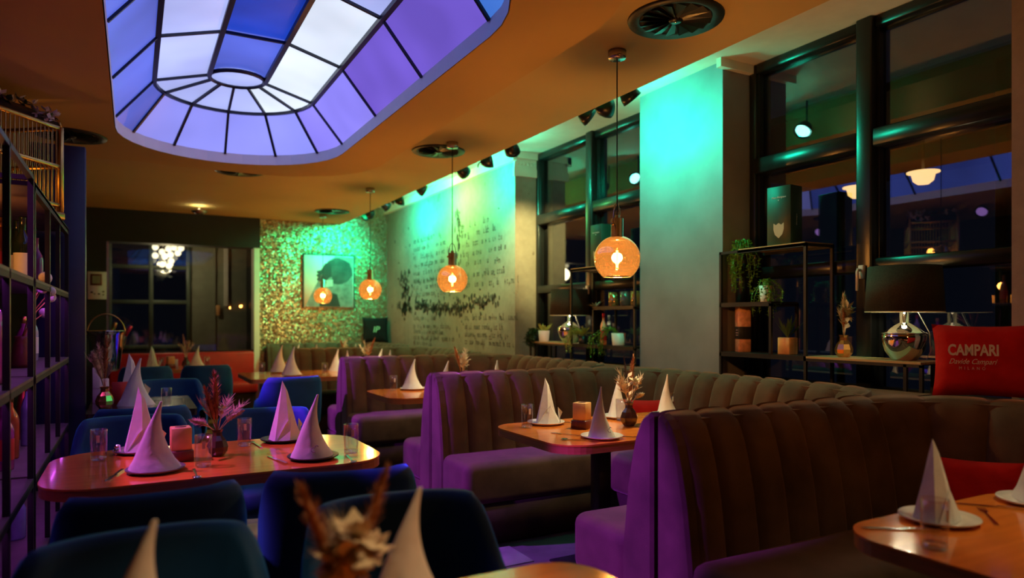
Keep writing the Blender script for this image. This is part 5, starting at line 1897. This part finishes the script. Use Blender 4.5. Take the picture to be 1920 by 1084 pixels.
# big magenta glass jar and cotton stems
t = thing('glass_jar', 'large magenta glass jar on the near rack', 'jar', (-0.55, 3.22, 1.0875))
MB().lathe([(0.0, 0.0), (0.12, 0.0), (0.135, 0.02), (0.135, 0.22), (0.11, 0.28), (0.05, 0.31), (0.05, 0.33), (0.0, 0.33)], 28).build('body', PINKB, t)
MB().lathe([(0.055, 0.33), (0.06, 0.335), (0.055, 0.36), (0.02, 0.375), (0.0, 0.39)], 20).build('lid', PINKB, t)
t = thing('cotton_vase', 'vase of white cotton balls on the far rack', 'vase', (-0.50, 4.30, 1.0875))
MB().lathe([(0.0, 0.0), (0.05, 0.0), (0.055, 0.02), (0.04, 0.10), (0.028, 0.14), (0.034, 0.16), (0.03, 0.16), (0.0, 0.15)], 18).build('vase', ROSEW, t)
for k, (dx, dy, dz, r_) in enumerate(((0.06, 0.42, 0.36, 0.036), (0.09, 0.36, 0.25, 0.03), (0.10, 0.0, 0.34, 0.03), (0.10, -0.14, 0.28, 0.027), (0.12, 0.02, 0.27, 0.027), (0.08, 0.18, 0.16, 0.027))):
    MB().tube([(0, 0, 0.14), (dx * 0.5, dy * 0.5, 0.14 + dz * 0.6), (dx, dy, dz + 0.12)], 0.003, 5).build('twig', RUST, t)
    prof = [(r_ * math.sin(PI * q / 8), -r_ * math.cos(PI * q / 8)) for q in range(9)]
    MB().lathe(prof, 14, (dx, dy, dz + 0.12)).build('cotton_ball', COTTON, t)

# birdcage: square cage with arched roof, hung with flowers
bc = thing('birdcage', 'large brass birdcage with arched roof on the left rack', 'birdcage', (-0.80, 4.95, 1.9255), -0.62)
hw, hd, hh = 0.34, 0.24, 0.56
MB().rbox(-hw - 0.02, hw + 0.02, -hd - 0.02, hd + 0.02, 0.001, 0.05, 0.008, 1).build('base_tray', BRASS, bc)
for sx in (-1, 1):
    for sy in (-1, 1):
        MB().rbox(sx * hw - 0.014, sx * hw + 0.014, sy * hd - 0.014, sy * hd + 0.014, 0.05, hh, 0.004, 1).build('corner_post', BRASS, bc)
for z in (0.09, 0.32, hh - 0.01):
    for sy in (-1, 1):
        MB().rbox(-hw, hw, sy * hd - 0.010, sy * hd + 0.010, z - 0.012, z + 0.012, 0.003, 1).build('rail', BRASS, bc)
    for sx in (-1, 1):
        MB().rbox(sx * hw - 0.010, sx * hw + 0.010, -hd, hd, z - 0.012, z + 0.012, 0.003, 1).build('rail', BRASS, bc)
bars = MB()
for k in range(23):
    x = -hw + 0.03 + k * (2 * hw - 0.06) / 22
    for sy in (-1, 1):
        bars.tube([(x, sy * hd, 0.05), (x, sy * hd, hh)], 0.0028, 4, False)
for k in range(15):
    y = -hd + 0.03 + k * (2 * hd - 0.06) / 14
    for sx in (-1, 1):
        bars.tube([(sx * hw, y, 0.05), (sx * hw, y, hh)], 0.0028, 4, False)
bo = bars.build('cage_bars', BRASS, bc)
bo['kind'] = 'stuff'
rf = MB()
rows = []
for k in range(13):
    a_ = PI * k / 12
    rows.append([(-hw * math.cos(a_), -hd, hh + 0.12 * math.sin(a_)), (-hw * math.cos(a_), hd, hh + 0.12 * math.sin(a_))])
rf.grid(rows)
rf.build('arched_roof', BLACKG, bc)
for sy in (-1, 1):
    MB().tube([(-hw * math.cos(PI * k / 12), sy * hd, hh + 0.12 * math.sin(PI * k / 12)) for k in range(13)], 0.010, 6).build('roof_rib', BRASS, bc)
gar = thing('flower_garland', 'pale silk flowers draped over the birdcage roof', 'flowers', (-0.80, 4.95, 1.9255), -0.62)
for k in range(26):
    f = 0.45 + 0.55 * k / 25
    a_ = PI * f
    b = MB()
    c_ = Vector((-hw * math.cos(a_) + rp_.uniform(-0.02, 0.03), rp_.uniform(-0.26, 0.24), hh + 0.12 * math.sin(a_) + 0.02))
    for q in range(9):
        e = Vector((rp_.gauss(0, 1), rp_.gauss(0, 1), rp_.gauss(0.3, 1))).normalized()
        leaf_quad(b, c_, e, rp_.uniform(0.03, 0.055), 0.014)
    b.build('blossom', COTTON if k % 3 else LEAFD, gar)
lm = thing('candle_lantern', 'amber candle glass glowing inside the birdcage', 'candle', (-0.72, 4.90, 1.976))
MB().lathe([(0.0, 0.0), (0.04, 0.0), (0.045, 0.01), (0.045, 0.15), (0.04, 0.15), (0.0, 0.13)], 18).build('glass', AMBERGLOW, lm)
light('POINT', (-0.72, 4.90, 2.15), 1.0, (1, 0.38, 0.06), size=0.04)
for k, (y, x) in enumerate(((3.95, -0.62), (4.2, -0.65))):
    lm = thing('candle_lantern', ('left small amber candle glass behind the bottles', 'right small amber candle glass behind the bottles')[k], 'candle', (x, y, 1.5105), 0, 'amber candle glasses on the rack')
    MB().lathe([(0.0, 0.0), (0.03, 0.0), (0.034, 0.01), (0.034, 0.09), (0.03, 0.09), (0.0, 0.08)], 16).build('glass', AMBERGLOW, lm)
light('POINT', (-0.63, 4.08, 1.70), 2.0, (1, 0.35, 0.06), size=0.04)
